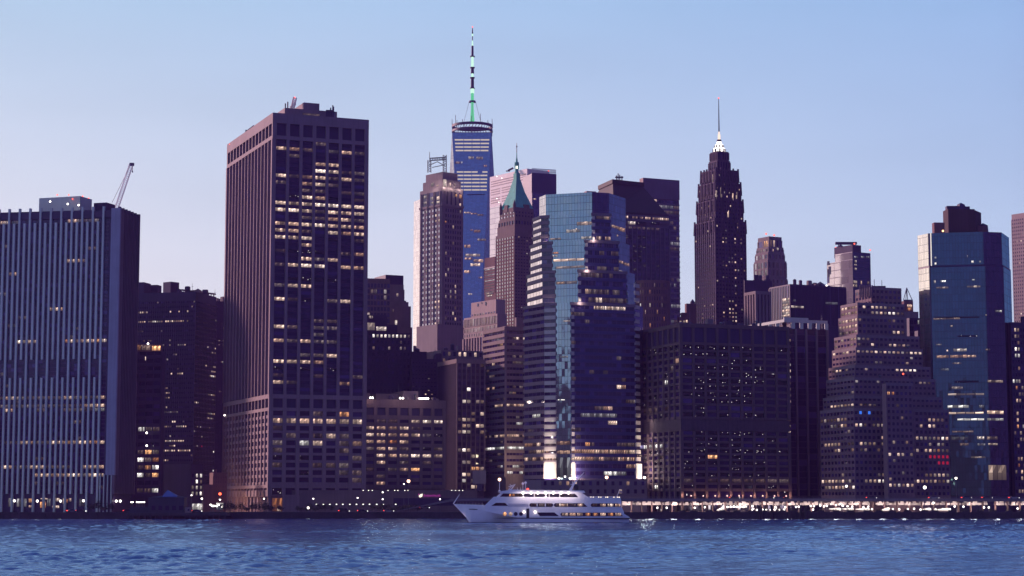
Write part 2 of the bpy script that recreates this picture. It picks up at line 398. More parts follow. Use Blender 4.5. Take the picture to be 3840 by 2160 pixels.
    def skin(s, T, side, za, zb, mat, name='glass_facade', off=.08, x0=0, x1=None, label=None, u0=None, u1=None):
        """one sheet of curtain wall on a wall"""
        p, q = T['faces'][side] if isinstance(side, (str, int)) else side
        e = (q - p); Ln = e.length; e.normalize(); n = Vector((e.y, -e.x, 0)); Z = Vector((0, 0, 1)); x1 = Ln if x1 is None else x1
        a, b = p + e * x0 + n * off, p + e * x1 + n * off; m = MB()
        m.hexa([a + Z * za, b + Z * za, b - n * off * 1.2 + Z * za, a - n * off * 1.2 + Z * za], [a + Z * zb, b + Z * zb, b - n * off * 1.2 + Z * zb, a - n * off * 1.2 + Z * zb], skip=(2,))
        for i in range(len(m.uv)): m.uv[i] = [(u_, v_ + za) for u_, v_ in m.uv[i]]
        s.parts.append((name, m, mat, label))
    def finish(s):
        s.wall = s.part('wall', s.mb, s.mats)
        for nm, m, mt, lb in s.parts: s.part(nm, m, mt, None, True, lb)
def finish_windows():
    bvh = BVHTree.FromPolygons([Vector(v) for v in OCC_V], OCC_F); cp = Vector((0, 0, CAMH)); tot = 0
    for b in BLD:
        vis, hid = [], []
        for w in b.win:
            pts, mat, ch, rn, n = w; c = (pts[0] + pts[1] + pts[2] + pts[3]) / 4 + n * .15; d = c - cp; D = d.length
            u, v = proj(c); ok = -10 < u < 3850 and -10 < v < 2170 and n.dot(d) < 0
            if ok:
                r = bvh.ray_cast(cp, d.normalized(), D - 1.2)
                ok = r[0] is None
            uv4 = [proj(q) for q in pts]; ar = abs((uv4[1][0] - uv4[0][0]) * (uv4[2][1] - uv4[1][1]))
            (vis if ok else hid).append((ar * (3 if ch != '.' else 1), w))
        vis.sort(key=lambda t: -t[0])
        lim = 100 if len(vis) + len(hid) > 100 else 101
        for k, (ar, w) in enumerate(vis[:lim]):
            m = MB(); m.face(w[0], rnd=w[3]); o = m.build('window', w[1], b.root)
            if w[2] in LITNAME: o['label'] = LITNAME[w[2]]
            tot += 1
        rest = [w for _, w in vis[lim:]] + [w for _, w in hid]
        if rest:
            m = MB(); ms = []
            for w in rest:
                if w[1] not in ms: ms.append(w[1])
                m.face(w[0], rnd=w[3], mi=ms.index(w[1]))
            m.build('window', ms, b.root)['kind'] = 'stuff'
    print('windows as parts:', tot)
# ------------------------------------------------------------------ walls used by the buildings
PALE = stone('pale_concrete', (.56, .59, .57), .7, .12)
DKGREY = stone('dark_metal_cladding', (.036, .020, .085), .5, .3)
TAUPE = stone('taupe_concrete', (.255, .175, .205), .8, .2)
TAUPE2 = stone('canyon_shaded_taupe', (.160, .105, .125), .8, .22)  # taupe darkened in its base colour to stand for street-canyon shade
BROWN = stone('brown_stone', (.175, .115, .13), .85, .22)
BRICK = stone('red_brown_brick', (.185, .09, .10), .9, .22)
PINK = stone('pink_limestone', (.42, .29, .29), .85, .15)
LIME = stone('grey_limestone', (.225, .165, .19), .85, .2)
BLACK = stone('black_steel', (.036, .018, .078), .6, .3)
DARKST = stone('dark_stone', (.062, .038, .10), .8, .28)
COPPER = stone('green_copper', (.085, .40, .34), .75, .25, .3)
WHITE = stone('white_panel', (.74, .66, .68), .6, .1)
STEEL = stone('antenna_steel', (.10, .10, .14), .5, .2)
REDLAMP = emit('red_beacon_glow', (1, .10, .06), 3.0)
WLAMP = emit('white_lamp_glow', (1, .90, .82), 5.0)
GREEN = emit('green_mast_glow', (.16, .85, .42), .75)
WGREEN = emit('pale_green_mast_glow', (.62, 1.0, .80), 1.1)

def lattice(m, a, b, w, n, r):
    """open truss between a and b, square section w, n panels"""
    a, b = Vector(a), Vector(b); d = (b - a).normalized()
    x = d.cross(Vector((0, 1, 0))).normalized(); y = d.cross(x).normalized()
    cs = [x * w / 2 + y * w / 2, x * w / 2 - y * w / 2, x * -w / 2 - y * w / 2, x * -w / 2 + y * w / 2]
    for c in cs: m.tube(a + c, b + c, r, n=4)
    for i in range(n):
        p, q = a.lerp(b, i / n), a.lerp(b, (i + 1) / n)
        for k in range(4): m.tube(p + cs[k], q + cs[(k + 1) % 4], r * .7, n=4, cap=False)
def clutter(b, T, n, seed, hmax=3.5):
    """air handlers, tanks, ducts and whip aerials along the near edges of a flat roof"""
    r2 = random.Random(seed); z1 = T['z1']
    for i in range(n):
        f, g_ = r2.uniform(.08, .92), r2.uniform(.08, .45)
        p = T['c'] + T['eR'] * T['lR'] * f + T['eL'] * T['lL'] * g_ * (.4 if i % 2 else 1); k = r2.random(); m = MB(); h = r2.uniform(1.2, hmax)
        if k < .5:
            w, d = r2.uniform(1.2, 4), r2.uniform(1.2, 3); q = [p, p + T['eR'] * w, p + T['eR'] * w + T['eL'] * d, p + T['eL'] * d]; m.prism([v[:2] for v in q], z1, z1 + h); m.prism([v[:2] for v in [p + T['eR'] * .3, p + T['eR'] * (w - .3), p + T['eR'] * (w - .3) + T['eL'] * (d - .3), p + T['eL'] * (d - .3)]], z1 + h, z1 + h + .35)
            b.part('roof_unit', m, DARKST if r2.random() < .6 else LIME)
        elif k < .7:
            r = r2.uniform(.9, 1.6); m.lathe(p, [(r, z1), (r, z1 + h), (.01, z1 + h + r * .6)], 10); b.part('roof_tank', m, DARKST)
        elif k < .88:
            m.tube((p.x, p.y, z1), (p.x, p.y, z1 + h * 2.4), .16, .07, n=5); m.tube((p.x - .6, p.y, z1 + h * 1.8), (p.x + .6, p.y, z1 + h * 1.8), .07, n=4); b.part('aerial', m, STEEL)
        else:
            m.tube((p.x, p.y, z1), (p.x, p.y, z1 + h), .5, .5, n=8); m.lathe(p, [(.9, z1 + h), (.9, z1 + h + .3), (.01, z1 + h + .8)], 8); b.part('roof_vent', m, STEEL)
def lampballs(b, pts, r=.6, mat=None, name='beacon_light'):
    for p in pts:
        m = MB(); m.ball(p, r, 6); b.part(name, m, mat or REDLAMP, occ=False)

# ================================================================== 1 finned tower, far left
b = Bld('finned_office_tower', 'broad tower with pale blue vertical fins over dark glass at the far left', PALE)
dk = b.mat(DKGREY)
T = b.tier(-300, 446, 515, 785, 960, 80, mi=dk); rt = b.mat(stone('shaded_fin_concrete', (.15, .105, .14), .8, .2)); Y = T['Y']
fin = P(360, 785, 962)
zt, z0 = T['z1'], GROUND
zs = zat(830, Y); g1 = zat(1283, Y); g2 = zat(1345, Y); zl = zat(1852, Y)
# left (front) wall: the fins march away from the corner, every other one shorter
L_, c_ = T['faces']['L']; e = (c_ - L_).normalized(); n = Vector((e.y, -e.x, 0)); Z = Vector((0, 0, 1)); Ln = T['lL']
pitch = 21.1 * 960 / F
x = Ln - 58 * 960 / F; k = 0; xs = []
def fin_(x, za, zb, d=1.3, w=.98):
    a, q = L_ + e * (x - w / 2), L_ + e * (x + w / 2); o = n * d
    b.mb.hexa([a + o + Z * za, q + o + Z * za, q + Z * za, a + Z * za], [a + o + Z * zb, q + o + Z * zb, q + Z * zb, a + Z * zb], 0)
while x > 0:
    xs.append(x)
    if k % 2 == 0: fin_(x, z0, zt + 1.5)
    else: fin_(x, g2, zs); fin_(x, zl, g1) if False else None; fin_(x, zl, g2 - 8) if False else None
    k += 1; x -= pitch
for i, x in enumerate(xs):
    if i % 2: fin_(x, zl, g2 - (g2 - g1) * 0 - 9.0)
for i, x in enumerate(xs):
    if i % 2: pass
# shorter fins stop at the dark mechanical floor and start again under it
for i, x in enumerate(xs):
    if i % 2: fin_(x + .003, g1, zs - .01, 1.28, 1.14)
nb = len(xs); W0 = xs[-1]
side = (L_ + e * W0, L_ + e * (xs[0] + pitch * .98))
rowsL = {0: '......wbd....wdd.', 7: '..d.d..........w.', 10: '.............bw..', 13: '....w...w........', 18: '......dd.........', 22: '............w....', 24: '.........m.......'.replace('m', 'd'), 26: '........d........', 30: '.....bw..bw..wwwb', 44: 'ddddddddbddddwddw'.replace('b', 'w'), 46: 'dwdddddddddddddww', 47: '...d....w..d.dddC', 50: '......d.......d..', 55: '........dwwdwwwww', 59: '.....dd....d.....', 61: 'wdwdwwwdwdwwdd.ww', 63: '...........wwwbwb'}
b.fac(T, side, zat(818, Y), zl, len(xs), 68, 0, 0, .42, .18, rows=rowsL, prob=.012, lits='dd', glass=G_DARK, smi=dk, inset=.08)
b.band(T, 'L', zat(815, Y), zat(790, Y), .9, dk, 0)
# blank corner pier and finned right wall
pr_ = b.mat(stone('corner_concrete', (.30, .29, .40), .7, .2))
b.band(T, 'L', z0 + 18, zt + .5, 1.4, pr_, 1.3, x0=Ln - 3.4, x1=Ln + 1.3)
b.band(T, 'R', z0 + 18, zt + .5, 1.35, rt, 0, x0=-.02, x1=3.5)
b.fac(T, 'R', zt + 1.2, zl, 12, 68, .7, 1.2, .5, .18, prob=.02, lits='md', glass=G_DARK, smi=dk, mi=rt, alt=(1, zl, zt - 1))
for i in range(4):
    xx = Ln - .6 - i * 1.9
    a = L_ + e * xx; b.mb.tube((a.x, a.y - .9, z0), (a.x, a.y - .9, z0 + 18.5), .35, n=6)
T2 = {'faces': T['faces']}
# lobby behind the columns
b.lits(T, 'L', [(30, 1868, 52, 1900, 'C'), (62, 1870, 100, 1900, 'C'), (108, 1870, 122, 1884, 'o'), (108, 1895, 122, 1903, 'w'), (152, 1868, 178, 1873, 'b'), (150, 1882, 172, 1904, 'o'), (176, 1870, 190, 1898, 'C'), (196, 1896, 222, 1905, 'b'), (206, 1868, 224, 1880, 'b'), (236, 1870, 246, 1890, 'b'), (248, 1872, 254, 1886, 'o'), (258, 1868, 268, 1880, 'b'), (296, 1870, 330, 1898, 'C'), (378, 1904, 394, 1910, 'b')], .1)
pm = MB(); b.tier(147, 300, 345, 735, 982, 72, zt, pm); b.part('penthouse', pm, PALE)
pm = MB(); b.tier(352, 400, 432, 759, 990, 72, zt, pm); b.part('penthouse', pm, DARKST)
lampballs(b, [P(188, 756, 979), P(254, 765, 979), P(295, 769, 979)], .5, WLAMP, 'roof_floodlight')
lampballs(b, [P(215, 731, 986), P(258, 731, 986), P(310, 736, 992), P(332, 744, 994), P(272, 746, 982)], .38)
b.finish()
# globe lamps on the columns
for i, (u, v) in enumerate([(54, 1878), (140, 1879), (227, 1879), (313, 1878), (436, 1879), (451, 1879)]):
    g = empty('column_lamp', P(u, v, 955 if u < 400 else 962), None, 'wall lamp', 'globe lamps along the foot of the finned tower')
    g['label'] = 'bright white globe lamp at the foot of the far left finned tower'
    p = P(u, v, 955 if u < 400 else 962); m = MB(); m.ball(p, .6, 10); m.build('globe', WLAMP, g)
    m = MB(); m.box(p.x - .25, p.x + .25, p.y, p.y + 2.5, p.z - .2, p.z + .2); m.build('bracket', BLACK, g)

# crane far behind
g = empty('tower_crane', P(428, 900, 1500), 'thin lattice construction crane leaning up behind the far left tower', 'crane')
m = MB(); a0, a1 = P(434, 790, 1500), P(492, 617, 1500); lattice(m, a0, a1, 2.6, 22, .20); m.build('boom', stone('crane_white', (.85, .80, .86), .6, .05), g)
m = MB(); lattice(m, P(428, 900, 1500), P(434, 790, 1500), 2.8, 12, .3); m.tube(P(428, 900, 1500), (P(428, 900, 1500).x, 1500, GROUND), 1.4); m.build('mast', STEEL, g)
m = MB(); m.box(a1.x - 1.2, a1.x + 2.2, 1499, 1501, a1.z - 1, a1.z + 1.2); m.build('boom_head', BLACK, g)
m = MB(); m.tube(P(497, 620, 1500), P(497, 640, 1500), .2, n=4); m.tube(P(497, 640, 1500), P(497, 647, 1500), .5, n=5); m.build('hoist_line', STEEL, g)
m = MB(); m.tube(P(420, 760, 1500), P(488, 622, 1500), .16, n=4); m.build('stay_line', STEEL, g)

# ================================================================== 2 dark block behind, left
b = Bld('dark_office_block', 'long dark office block with scattered rows of lit windows behind the finned tower', BLACK)
T = b.tier(430, 734, 812, 1094, 1080, 76); Y = T['Y']
zt = T['z1']
R = {6: '..........s.s.s.m.'.replace('.', '.'), 2: '.' * 18}
rr = {2: '......ssssss.......s..s..s..', 4: '......sssss.mBBBs.ssssss.m..', 6: '........mm......m...........', 8: '.......s..s.s......m........', 9: '.........s..m....m.m..mms...', 11: '..............m.s....m......', 12: '...............ss.m.........', 15: '..............s.ss..s.ss....', 16: '...............m............', 18: '............ss.ssss.........', 19: '..............sssssm........', 20: '..............ssssss........', 22: '...............m..s.........', 23: '..............mm.mmmmmm.....', 25: '.................s...s..m...', 26: '............s..mmmsmm.mmss..', 28: '.............mm.mm..m.......', 29: '.............s.sssssBssss...', 30: '..............s..s..ss......', 31: '.............ss...ssss.ssss.', 33: '...............ss.ss........', 34: '..............m.s...........', 36: '.............mmmmmm.mm......', 37: '..............sssss.m.......', 38: '..............ss.sssss.ss...'}
b.fac(T, 'L', zat(1128, Y), zat(1850, Y), 38, 40, .45, .35, 1.7, .2, rows=rr, prob=.02, lits='m', glass=G_DARK)
rs = {10: '...........sss', 13: '.......s....ss', 14: '...........sss', 15: '..........sBBs', 19: '.........ssBss', 21: 'ssB..........m', 23: '.........sBBss', 24: '.........ssBs.', 26: '..m.m.....m...', 31: '.............B', 35: '.............B', 9: '........B....s', 30: '..m..r........'}
b.fac(T, 'R', zat(1128, Y), zat(1850, Y), 14, 40, .45, .35, 1.7, .2, rows=rs, prob=.02, lits='m', glass=G_DARK)
clutter(b, T, 12, 3)
pm = MB(); b.tier(440, 540, 566, 1058, 1120, 76, zt, pm); b.part('roof_plant', pm, DARKST)
pm = MB(); b.tier(470, 590, 606, 1068, 1130, 76, zt, pm); b.part('roof_plant', pm, DARKST)
pm = MB(); b.tier(612, 640, 672, 1056, 1100, 50, zt, pm); b.part('roof_plant', pm, DARKST)
m = MB()
for i in range(14):
    p = P(680 + i * 9.3, 1087 + i * 1.2, 1082 + i * 2.5); m.box(p.x - .25, p.x + .25, p.y, p.y + .5, zt, p.z)
a, q = P(680, 1087, 1082), P(808, 1103, 1118); m.tube(a, q, .5, n=4); b.part('roof_screen', m, LIME)
b.finish()
b = Bld('dark_corner_block', 'low dark block stepping down beside the left edge of the tall taupe tower', BLACK)
T = b.tier(780, 806, 846, 1128, 1150, 40)
b.fac(T, 'R', T['z1'] - 3, GROUND + 30, 8, 36, .6, .3, 1.8, .2, rows={4: '.....s..', 5: '......ss', 8: '...ss.ss', 9: '...s..ss', 13: '.....sB.', 20: '....ss..'}, prob=.02, lits='s')
clutter(b, T, 4, 4)
pm = MB(); b.tier(812, 822, 838, 1120, 1165, 40, T['z1'], pm); b.part('roof_plant', pm, BLACK)
b.finish()
# building under construction in front of it
b = Bld('half_built_tower', 'narrow dark tower under construction with bare floodlit floors and a lit top deck', BLACK)
T = b.tier(440, 606, 622, 1316, 1000, 78); Y = T['Y']
sp = T['faces']['L']; e = (sp[1] - sp[0]).normalized()
b.fac(T, 'L', T['z1'], zat(1860, Y), 6, 19, .5, .5, 1.8, .7, rows={10: '...cdd', 13: '...dod', 14: '...cdo', 15: '...doc', 16: '...cdo', 18: '...ddc'}, prob=.05, lits='m')
b.band(T, 'L', T['z1'] - .3, T['z1'] + 1.6, .9, b.mat(BRICK), .5)
lampballs(b, [P(555, 1289, 998), P(550, 1623, 997), P(550, 1671, 997)], .55, WLAMP, 'floodlight')
m = MB()
for i in range(12): q = P(512 + i * 8.5, 1290, 1001); m.box(q.x - .15, q.x + .15, q.y, q.y + .3, T['z1'], q.z)
q0, q1 = P(500, 1291, 1001), P(612, 1297, 1001); m.tube(q0, q1, .25, n=4); b.part('safety_rail', m, BRICK)
b.lits(T, 'L', [(505, 1294, 530, 1314, 'o'), (534, 1296, 566, 1314, 'm'), (572, 1298, 604, 1315, 'o'), (547, 1338, 550, 1352, 's')], 1.0)
b.finish()
# small lit building and brick row between the towers
b = Bld('narrow_white_lit_building', 'slim dark building with three columns of white lit windows above a glowing shopfront', BLACK)
T = b.tier(712, 716, 762, 1740, 1010, 60)
b.fac(T, 'R', zat(1776, 1010), zat(1866, 1010), 3, 4, 1.2, .2, 1.2, .1, rows={0: '.BB', 1: '.Bm', 2: 'BBB', 3: 'BBB'}, fill=.7)
b.lits(T, 'R', [(718, 1889, 757, 1912, 'c')], .3)
b.finish()
b = Bld('low_brick_house', 'low brown brick building with chimneys left of the tall taupe tower', BRICK)
T = b.tier(748, 764, 800, 1817, 1015, 20)
b.fac(T, 'R', T['z1'] - 1, GROUND + 4, 5, 4, 1.1, .2, 1.4, .12, prob=.12, lits='m', fill=.8)
T2 = b.tier(786, 800, 850, 1772, 1022, 20)
b.fac(T2, 'R', T2['z1'] - 2, GROUND + 4, 6, 6, 1.0, .2, 1.4, .12, prob=.06, lits='m', fill=.8)
m = MB(); q = P(806, 1760, 1026); m.box(q.x - .8, q.x + .8, q.y, q.y + 1.6, T2['z1'], q.z); b.part('chimney', m, BRICK)
b.lits(T2, 'R', [(810, 1886, 838, 1893, 'c'), (810, 1898, 836, 1911, 'C')], .3)
b.finish()

# ================================================================== 3 tall taupe tower
b = Bld('tall_taupe_tower', 'tallest left tower, taupe concrete grid with seven bays and many lit office floors', TAUPE)
T = b.tier(862, 1030, 1372, 430, 1000, 22); Y = T['Y']
z = lambda v: zat(v, 1000)
zt = T['z1']
rowsR = ['...d...', 'wwd.dwd', '.d...p.', '...ww..', '...bbdd', 'wdwwdwd', 'd.wwd..', '..dd.dd', '.pwwp.d', 'wbwbbbb', 'wbwdwww', '..ddwwd', 'wbwbwbw', 'wwd.bww', 'wwb.p.d', '..w....', 'dppp.dw', '..wdw..', 'dwbb.ww', '.......', '.pppp..', 'dbw....', '.......', 'wbp.dw.', '.......', '.......', '...dd..', 'wd.dd..', '...d...', 'wdwdd..', '.......', '..ddw..', 'wbww...', 'p.p.p..', 'd..d..d', 'wd...w.', '.......']
rws = {i: s for i, s in enumerate(rowsR)}
b.fac(T, 'R', z(522), z(1478), 7, 37, 1.45, 1.3, 1.8, .18, rows=rws, glass=G_DARK, smi=b.mat(BLACK))
nL = 14
b.fac(T, 'L', z(522), z(1478), nL, 37, .95, 1.6, 1.6, .2, rows={5: '.....d........', 9: '......d.d.....', 16: '..d....dd..d..', 18: 'd..dd.........', 7: '......w.......', 24: '...d..........'}, prob=.05, lits='d', glass=G_MID, smi=b.mat(BLACK))
for sd_2, nbb, pw in (('R', 7, 1.45), ('L', nL, .95)):
    b.band(T, sd_2, z(462), zt + .8, 1.32, 0); b.band(T, sd_2, z(522), z(508), 1.3, 0)
    b.fac(T, sd_2, z(462), z(508), nbb, 1, pw * 1.3, 1.28, 0, 0, glass=DKGREY)
    b.band(T, sd_2, z(1494), z(1478), 1.34, 0); b.band(T, sd_2, z(1540), z(1528), 1.33, 0)
    b.fac(T, sd_2, z(1494), z(1528), nbb, 1, pw * 1.3, 1.28, 0, 0, glass=DKGREY)
rlow = {0: '...d.o.', 1: 'wbwwwww', 2: 'd......', 3: 'dd.wwd.'.replace('dd', '.d'), 4: 'd.cw.dw', 5: 'd....d.', 6: 'p.p...d', 7: 'd..ddd.', 8: '..p..dd', 9: '......d'}
b.fac(T, 'R', z(1540), z(1818), 7, 10, 1.9, 1.3, 3.2 * .42, .8, rows=rlow, prob=.05, lits='d')
b.fac(T, 'L', z(1540), z(1818), nL, 10, 1.5, 1.4, 1.5, .85, rows={0: '...m.mm.m..m..'}, prob=.04, lits='m')
b.band(T, 'R', z(1830), z(1818), 1.34, 0); b.band(T, 'L', z(1830), z(1818), 1.42, 0)
b.fac(T, 'R', z(1830), z(1858), 7, 1, 1.9, 1.3, .4, 1.1, prob=.3, lits='p'); b.fac(T, 'L', z(1830), z(1862), nL, 1, 1.2, 1.4, .4, .85)
b.band(T, 'R', GROUND, z(1858), 1.31, 0, x0=6.6); b.band(T, 'L', GROUND + 11, z(1862), 1.0, 0)
b.lits(T, 'R', [(1019, 1868, 1057, 1917, 'o'), (1038, 1907, 1052, 1917, 'b')], .3)
for i in range(nL + 1):
    a = T['L'].lerp(T['c'], i / nL); b.mb.box(a.x - .5, a.x + .5, a.y - 1.2, a.y + .2, GROUND, GROUND + 11.4)
clutter(b, T, 7, 8, 2.5)
pm = MB(); b.tier(1030, 1068, 1264, 404, 1012, 22, zt, pm); b.part('penthouse', pm, TAUPE)
Tp = b.tier(1095, 1139, 1198, 384, 1018, 22, zt, pm2 := MB()); b.part('penthouse', pm2, TAUPE)
Tf = b.tier(1068, 1069, 1263, 404, 1011.5, 22, zt, MB(), lenL=1)
b.lits(Tf, 'R', [(1134, 425, 1198, 441, 'd')], .6)
m = MB(); lattice(m, P(1097, 405, 1022), P(1106, 366, 1022), 1.6, 6, .22)
for i in range(5): q = P(1088 + i * 5, 398 - i * 6, 1022); m.tube((q.x, q.y, q.z - 3), q, .3, n=5)
b.part('antenna', m, WHITE)
for u, v in ((1070, 388), (1079, 382), (1248, 395), (1251, 400), (1240, 404)):
    q = P(u, v, 1016); m = MB(); m.tube((q.x, q.y, zt), q, .35, n=5); b.part('antenna', m, BLACK)
m = MB(); q = P(1236, 412, 1016); m.box(q.x - 2, q.x + 2, q.y, q.y + 2, zt, q.z); b.part('roof_plant', m, BLACK)
m = MB(); q = P(930, 487, 1075); m.box(q.x - 1.5, q.x + 1.5, q.y, q.y + 2, zt, q.z); m.tube(q, P(952, 470, 1075), .25, n=4); b.part('roof_plant', m, DARKST)
lampballs(b, [P(1027, 427, 999.5), P(1373, 453, 1018), P(863, 541, 1084), P(1105, 366, 1022)], .45)
lampballs(b, [P(842, 1557, 1083), P(987, 1532, 1018)], .5, WLAMP, 'wall_floodlight')
b.finish()
for (u, v, Y_, pw_) in ((850, 1890, 1060, 2600), (905, 1890, 1045, 2600), (960, 1895, 1015, 1800)):
    l = bpy.data.lights.new('street_glow', 'POINT'); l.energy = pw_; l.color = (1, .55, .3); l.shadow_soft_size = 1
    o = bpy.data.objects.new('street_glow', l); C.objects.link(o); o.location = P(u, v, Y_); o.location.x -= 5; o.location.y -= 6

# ================================================================== 4 stepped brown blocks behind
b = Bld('brown_stepped_block', 'brown stepped apartment block rising behind the right side of the tall taupe tower', BROWN)
T = b.tier(1350, 1352, 1463, 1043, 1180, 12)
b.fac(T, 'R', zat(1062, 1180), zat(1260, 1180), 9, 9, .5, .35, 1.1, .2, prob=.16, lits='md', glass=G_MID)
T = b.tier(1405, 1406, 1514, 1066, 1215, 8)
for u, v in ((1517, 1085), (1523, 1126), (1532, 1131), (1541, 1147), (1546, 1226)): b.tier(1405, 1410, u, v, 1210 - (v - 1080) * .1, 8)
pm = MB(); b.tier(1404, 1446, 1513, 1030, 1222, 26, T['z1'] - 1, pm); b.part('penthouse', pm, BLACK)
Tq = b.tier(1405, 1408, 1541, 1147, 1200, 8)
b.lits(Tq, 'R', [(1481, 1201, 1489, 1220, 'B'), (1486, 1100, 1494, 1112, 'm'), (1472, 1160, 1476, 1170, 'm')], .3)
b.finish()
b = Bld('dark_terrace_block', 'low dark block with one row of square lit windows right of the tall taupe tower', BLACK)
T = b.tier(1330, 1335, 1540, 1246, 1120, 12)
b.fac(T, 'R', zat(1252, 1120), zat(1480, 1120), 14, 10, .9, .25, 1.7, .2, rows={0: '....wwwwwwwwwm'.replace('w', 'B'), 2: '....s...m..mm.'}, prob=.02, lits='m', fill=.85)
T2 = b.tier(1360, 1362, 1452, 1180, 1150, 12); T3 = b.tier(1340, 1345, 1490, 1215, 1140, 12)
b.lits(T3, 'R', [(1368, 1210, 1405, 1238, 'd'), (1369, 1212, 1380, 1236, 'b'), (1410, 1225, 1448, 1240, 'm')], .3)
b.lits(T2, 'R', [(1383, 1184, 1398, 1194, 'd')], .3)
b.finish()
b = Bld('dark_infill_tower', 'dark narrow block in the gap below the tan art deco tower', BLACK)
T = b.tier(1536, 1545, 1660, 1345, 1110, 15)
b.fac(T, 'R', T['z1'] - 2, zat(1520, 1110), 10, 11, .7, .25, 1.6, .2, rows={7: '.....s....', 8: '....s.s...', 9: '..mss.ss..', 10: '.....sss..'}, prob=.02, lits='m', fill=.8)
clutter(b, T, 5, 6); T2 = b.tier(1536, 1545, 1600, 1318, 1125, 15); clutter(b, T2, 3, 7); b.finish()

# ================================================================== 5 low wide block with open top floor
b = Bld('low_taupe_block', 'low wide taupe office block with floodlit roof and warm lit windows beside the tall tower', TAUPE2)
T = b.tier(1350, 1364, 1664, 1500, 1024, 20); Y = 1024
z = lambda v: zat(v, 1024)
b.band(T, 'R', z(1528), T['z1'] + .5, .95, 0)
b.fac(T, 'R', z(1528), z(1556), 6.5 and 7, 1, 1.7, .9, 0, 0, glass=DKGREY); b.band(T, 'R', z(1572), z(1556), .93, 0)
b.fac(T, 'R', z(1572), z(1832), 7, 10, 1.5, .9, 2.0, .5, rows={0: '.dd.bbb', 1: 'wwwwd..', 2: 'wwwwwdp', 3: 'wwww...', 4: 'dwwd.pw', 5: '.wwwbbb', 6: '.w.d.d.', 7: 'd.dww..', 8: '.d.....', 9: '.w.....'}, prob=.05, lits='d')
pm = MB(); b.tier(1368, 1370, 1388, 1474, 1040, 20, T['z1'], pm); b.tier(1409, 1411, 1494, 1476, 1040, 20, T['z1'], pm); b.tier(1512, 1514, 1568, 1466, 1036, 20, T['z1'], pm); b.part('penthouse', pm, TAUPE)
for u in (1371, 1389, 1397, 1501, 1511, 1572, 1578, 1585, 1592, 1598, 1605):
    q = P(u, 1491 + (u - 1371) * .016, 1030 + (u - 1371) * .04); m = MB(); m.ball(q, .55, 6); b.part('roof_floodlight', m, WLAMP, occ=False)
for u in (1392, 1504, 1585):
    l = bpy.data.lights.new('roof_flood', 'POINT'); l.energy = 700; l.color = (1, .75, .6); l.shadow_soft_size = .5
    o = bpy.data.objects.new('roof_flood', l); C.objects.link(o); q = P(u, 1497, 1020 + (u - 1371) * .04); o.location = q; o.location.y -= 2
clutter(b, T, 9, 2)
b.finish()
# podium with sign
b = Bld('podium_building', 'long low podium wall with a dark recess and a lit magenta sign at the waterfront', TAUPE2)
T = b.tier(1060, 1064, 1790, 1838, 1004, 4)
wl = MB()
b.skin(T, 'R', zat(1896, 1004), zat(1868, 1004), BLACK, 'entrance_recess', .12, u0=1470, x0=(1473 - 1064) * 1004 / F, x1=(1805 - 1064) * 1004 / F)
for u in (1362, 1382, 1396, 1455, 1480, 1492, 1518, 1530, 1694, 1708, 1722, 1735):
    q = P(u, 1839, 1003); m = MB(); m.ball(q, .22, 6); b.part('string_light', m, emit('string_light_glow', (1, .9, .8), 3.0), occ=False)
for u in (1187, 1213, 1237, 1262, 1286, 1312, 1337, 1362, 1386, 1413, 1437, 1484):
    q = P(u, 1891, 1003); m = MB(); m.lathe((q.x, q.y - .3), [(.0, q.z + .3), (.5, q.z - .12), (0.01, q.z - .2)], 8); b.part('wall_light', m, emit('wall_light_glow', (1, .93, .85), 2.6), occ=False)
sg = MB(); q = P(1577, 1858, 1004); ys = 1004 + (q.x - T['c'].x) * tan(radians(4)) - .7
def shape(m, pts, y0, y1, mi=0):
    f = [(P(u, v, 1006).x, y0, P(u, v, 1006).z) for u, v in pts]; bk = [(a, y1, c) for a, _, c in f]
    m.face(f, mi=mi); m.face(list(reversed(bk)), mi=mi)
    for i in range(len(f)): j = (i + 1) % len(f); m.face([f[j], f[i], bk[i], bk[j]], mi=mi)
o_y = T['c'].y + (q.x - T['c'].x) * tan(radians(4)) - .5
shape(sg, [(1569, 1860), (1574, 1866), (1583, 1861), (1584, 1851), (1575, 1854)][::-1], o_y, o_y + .3)
sign = b.part('sign_emblem', sg, emit('sign_emblem_glow', (1, .93, .75), 1.4), occ=False)
sg = MB(); shape(sg, [(1568, 1857), (1573, 1855), (1568.5, 1851)], o_y - .02, o_y + .25); sg.build('sign_emblem_leaf', emit('sign_magenta_glow', (.62, .06, .42), .8), sign)
cu = bpy.data.curves.new('sign_lettering', 'FONT'); cu.body = 'EmblemHealth'; cu.size = 1; cu.extrude = .02
to = bpy.data.objects.new('sign_text', cu); C.objects.link(to); bpy.context.view_layer.update()
wd = to.dimensions.x; me = bpy.data.meshes.new_from_object(to); bpy.data.objects.remove(to); bpy.data.curves.remove(cu)
a_, c_2 = P(1588, 1862.5, 1006), P(1650, 1862.5, 1006); sc = (c_2.x - a_.x) / wd; m = MB()
for pl in me.polygons: m.face([(a_.x + me.vertices[i].co.x * sc, o_y + .1 - me.vertices[i].co.z, a_.z + me.vertices[i].co.y * sc * 1.25) for i in pl.vertices])
b.part('sign_lettering', m, emit('sign_letter_glow', (.50, .05, .40), .75), occ=False)
b.finish()

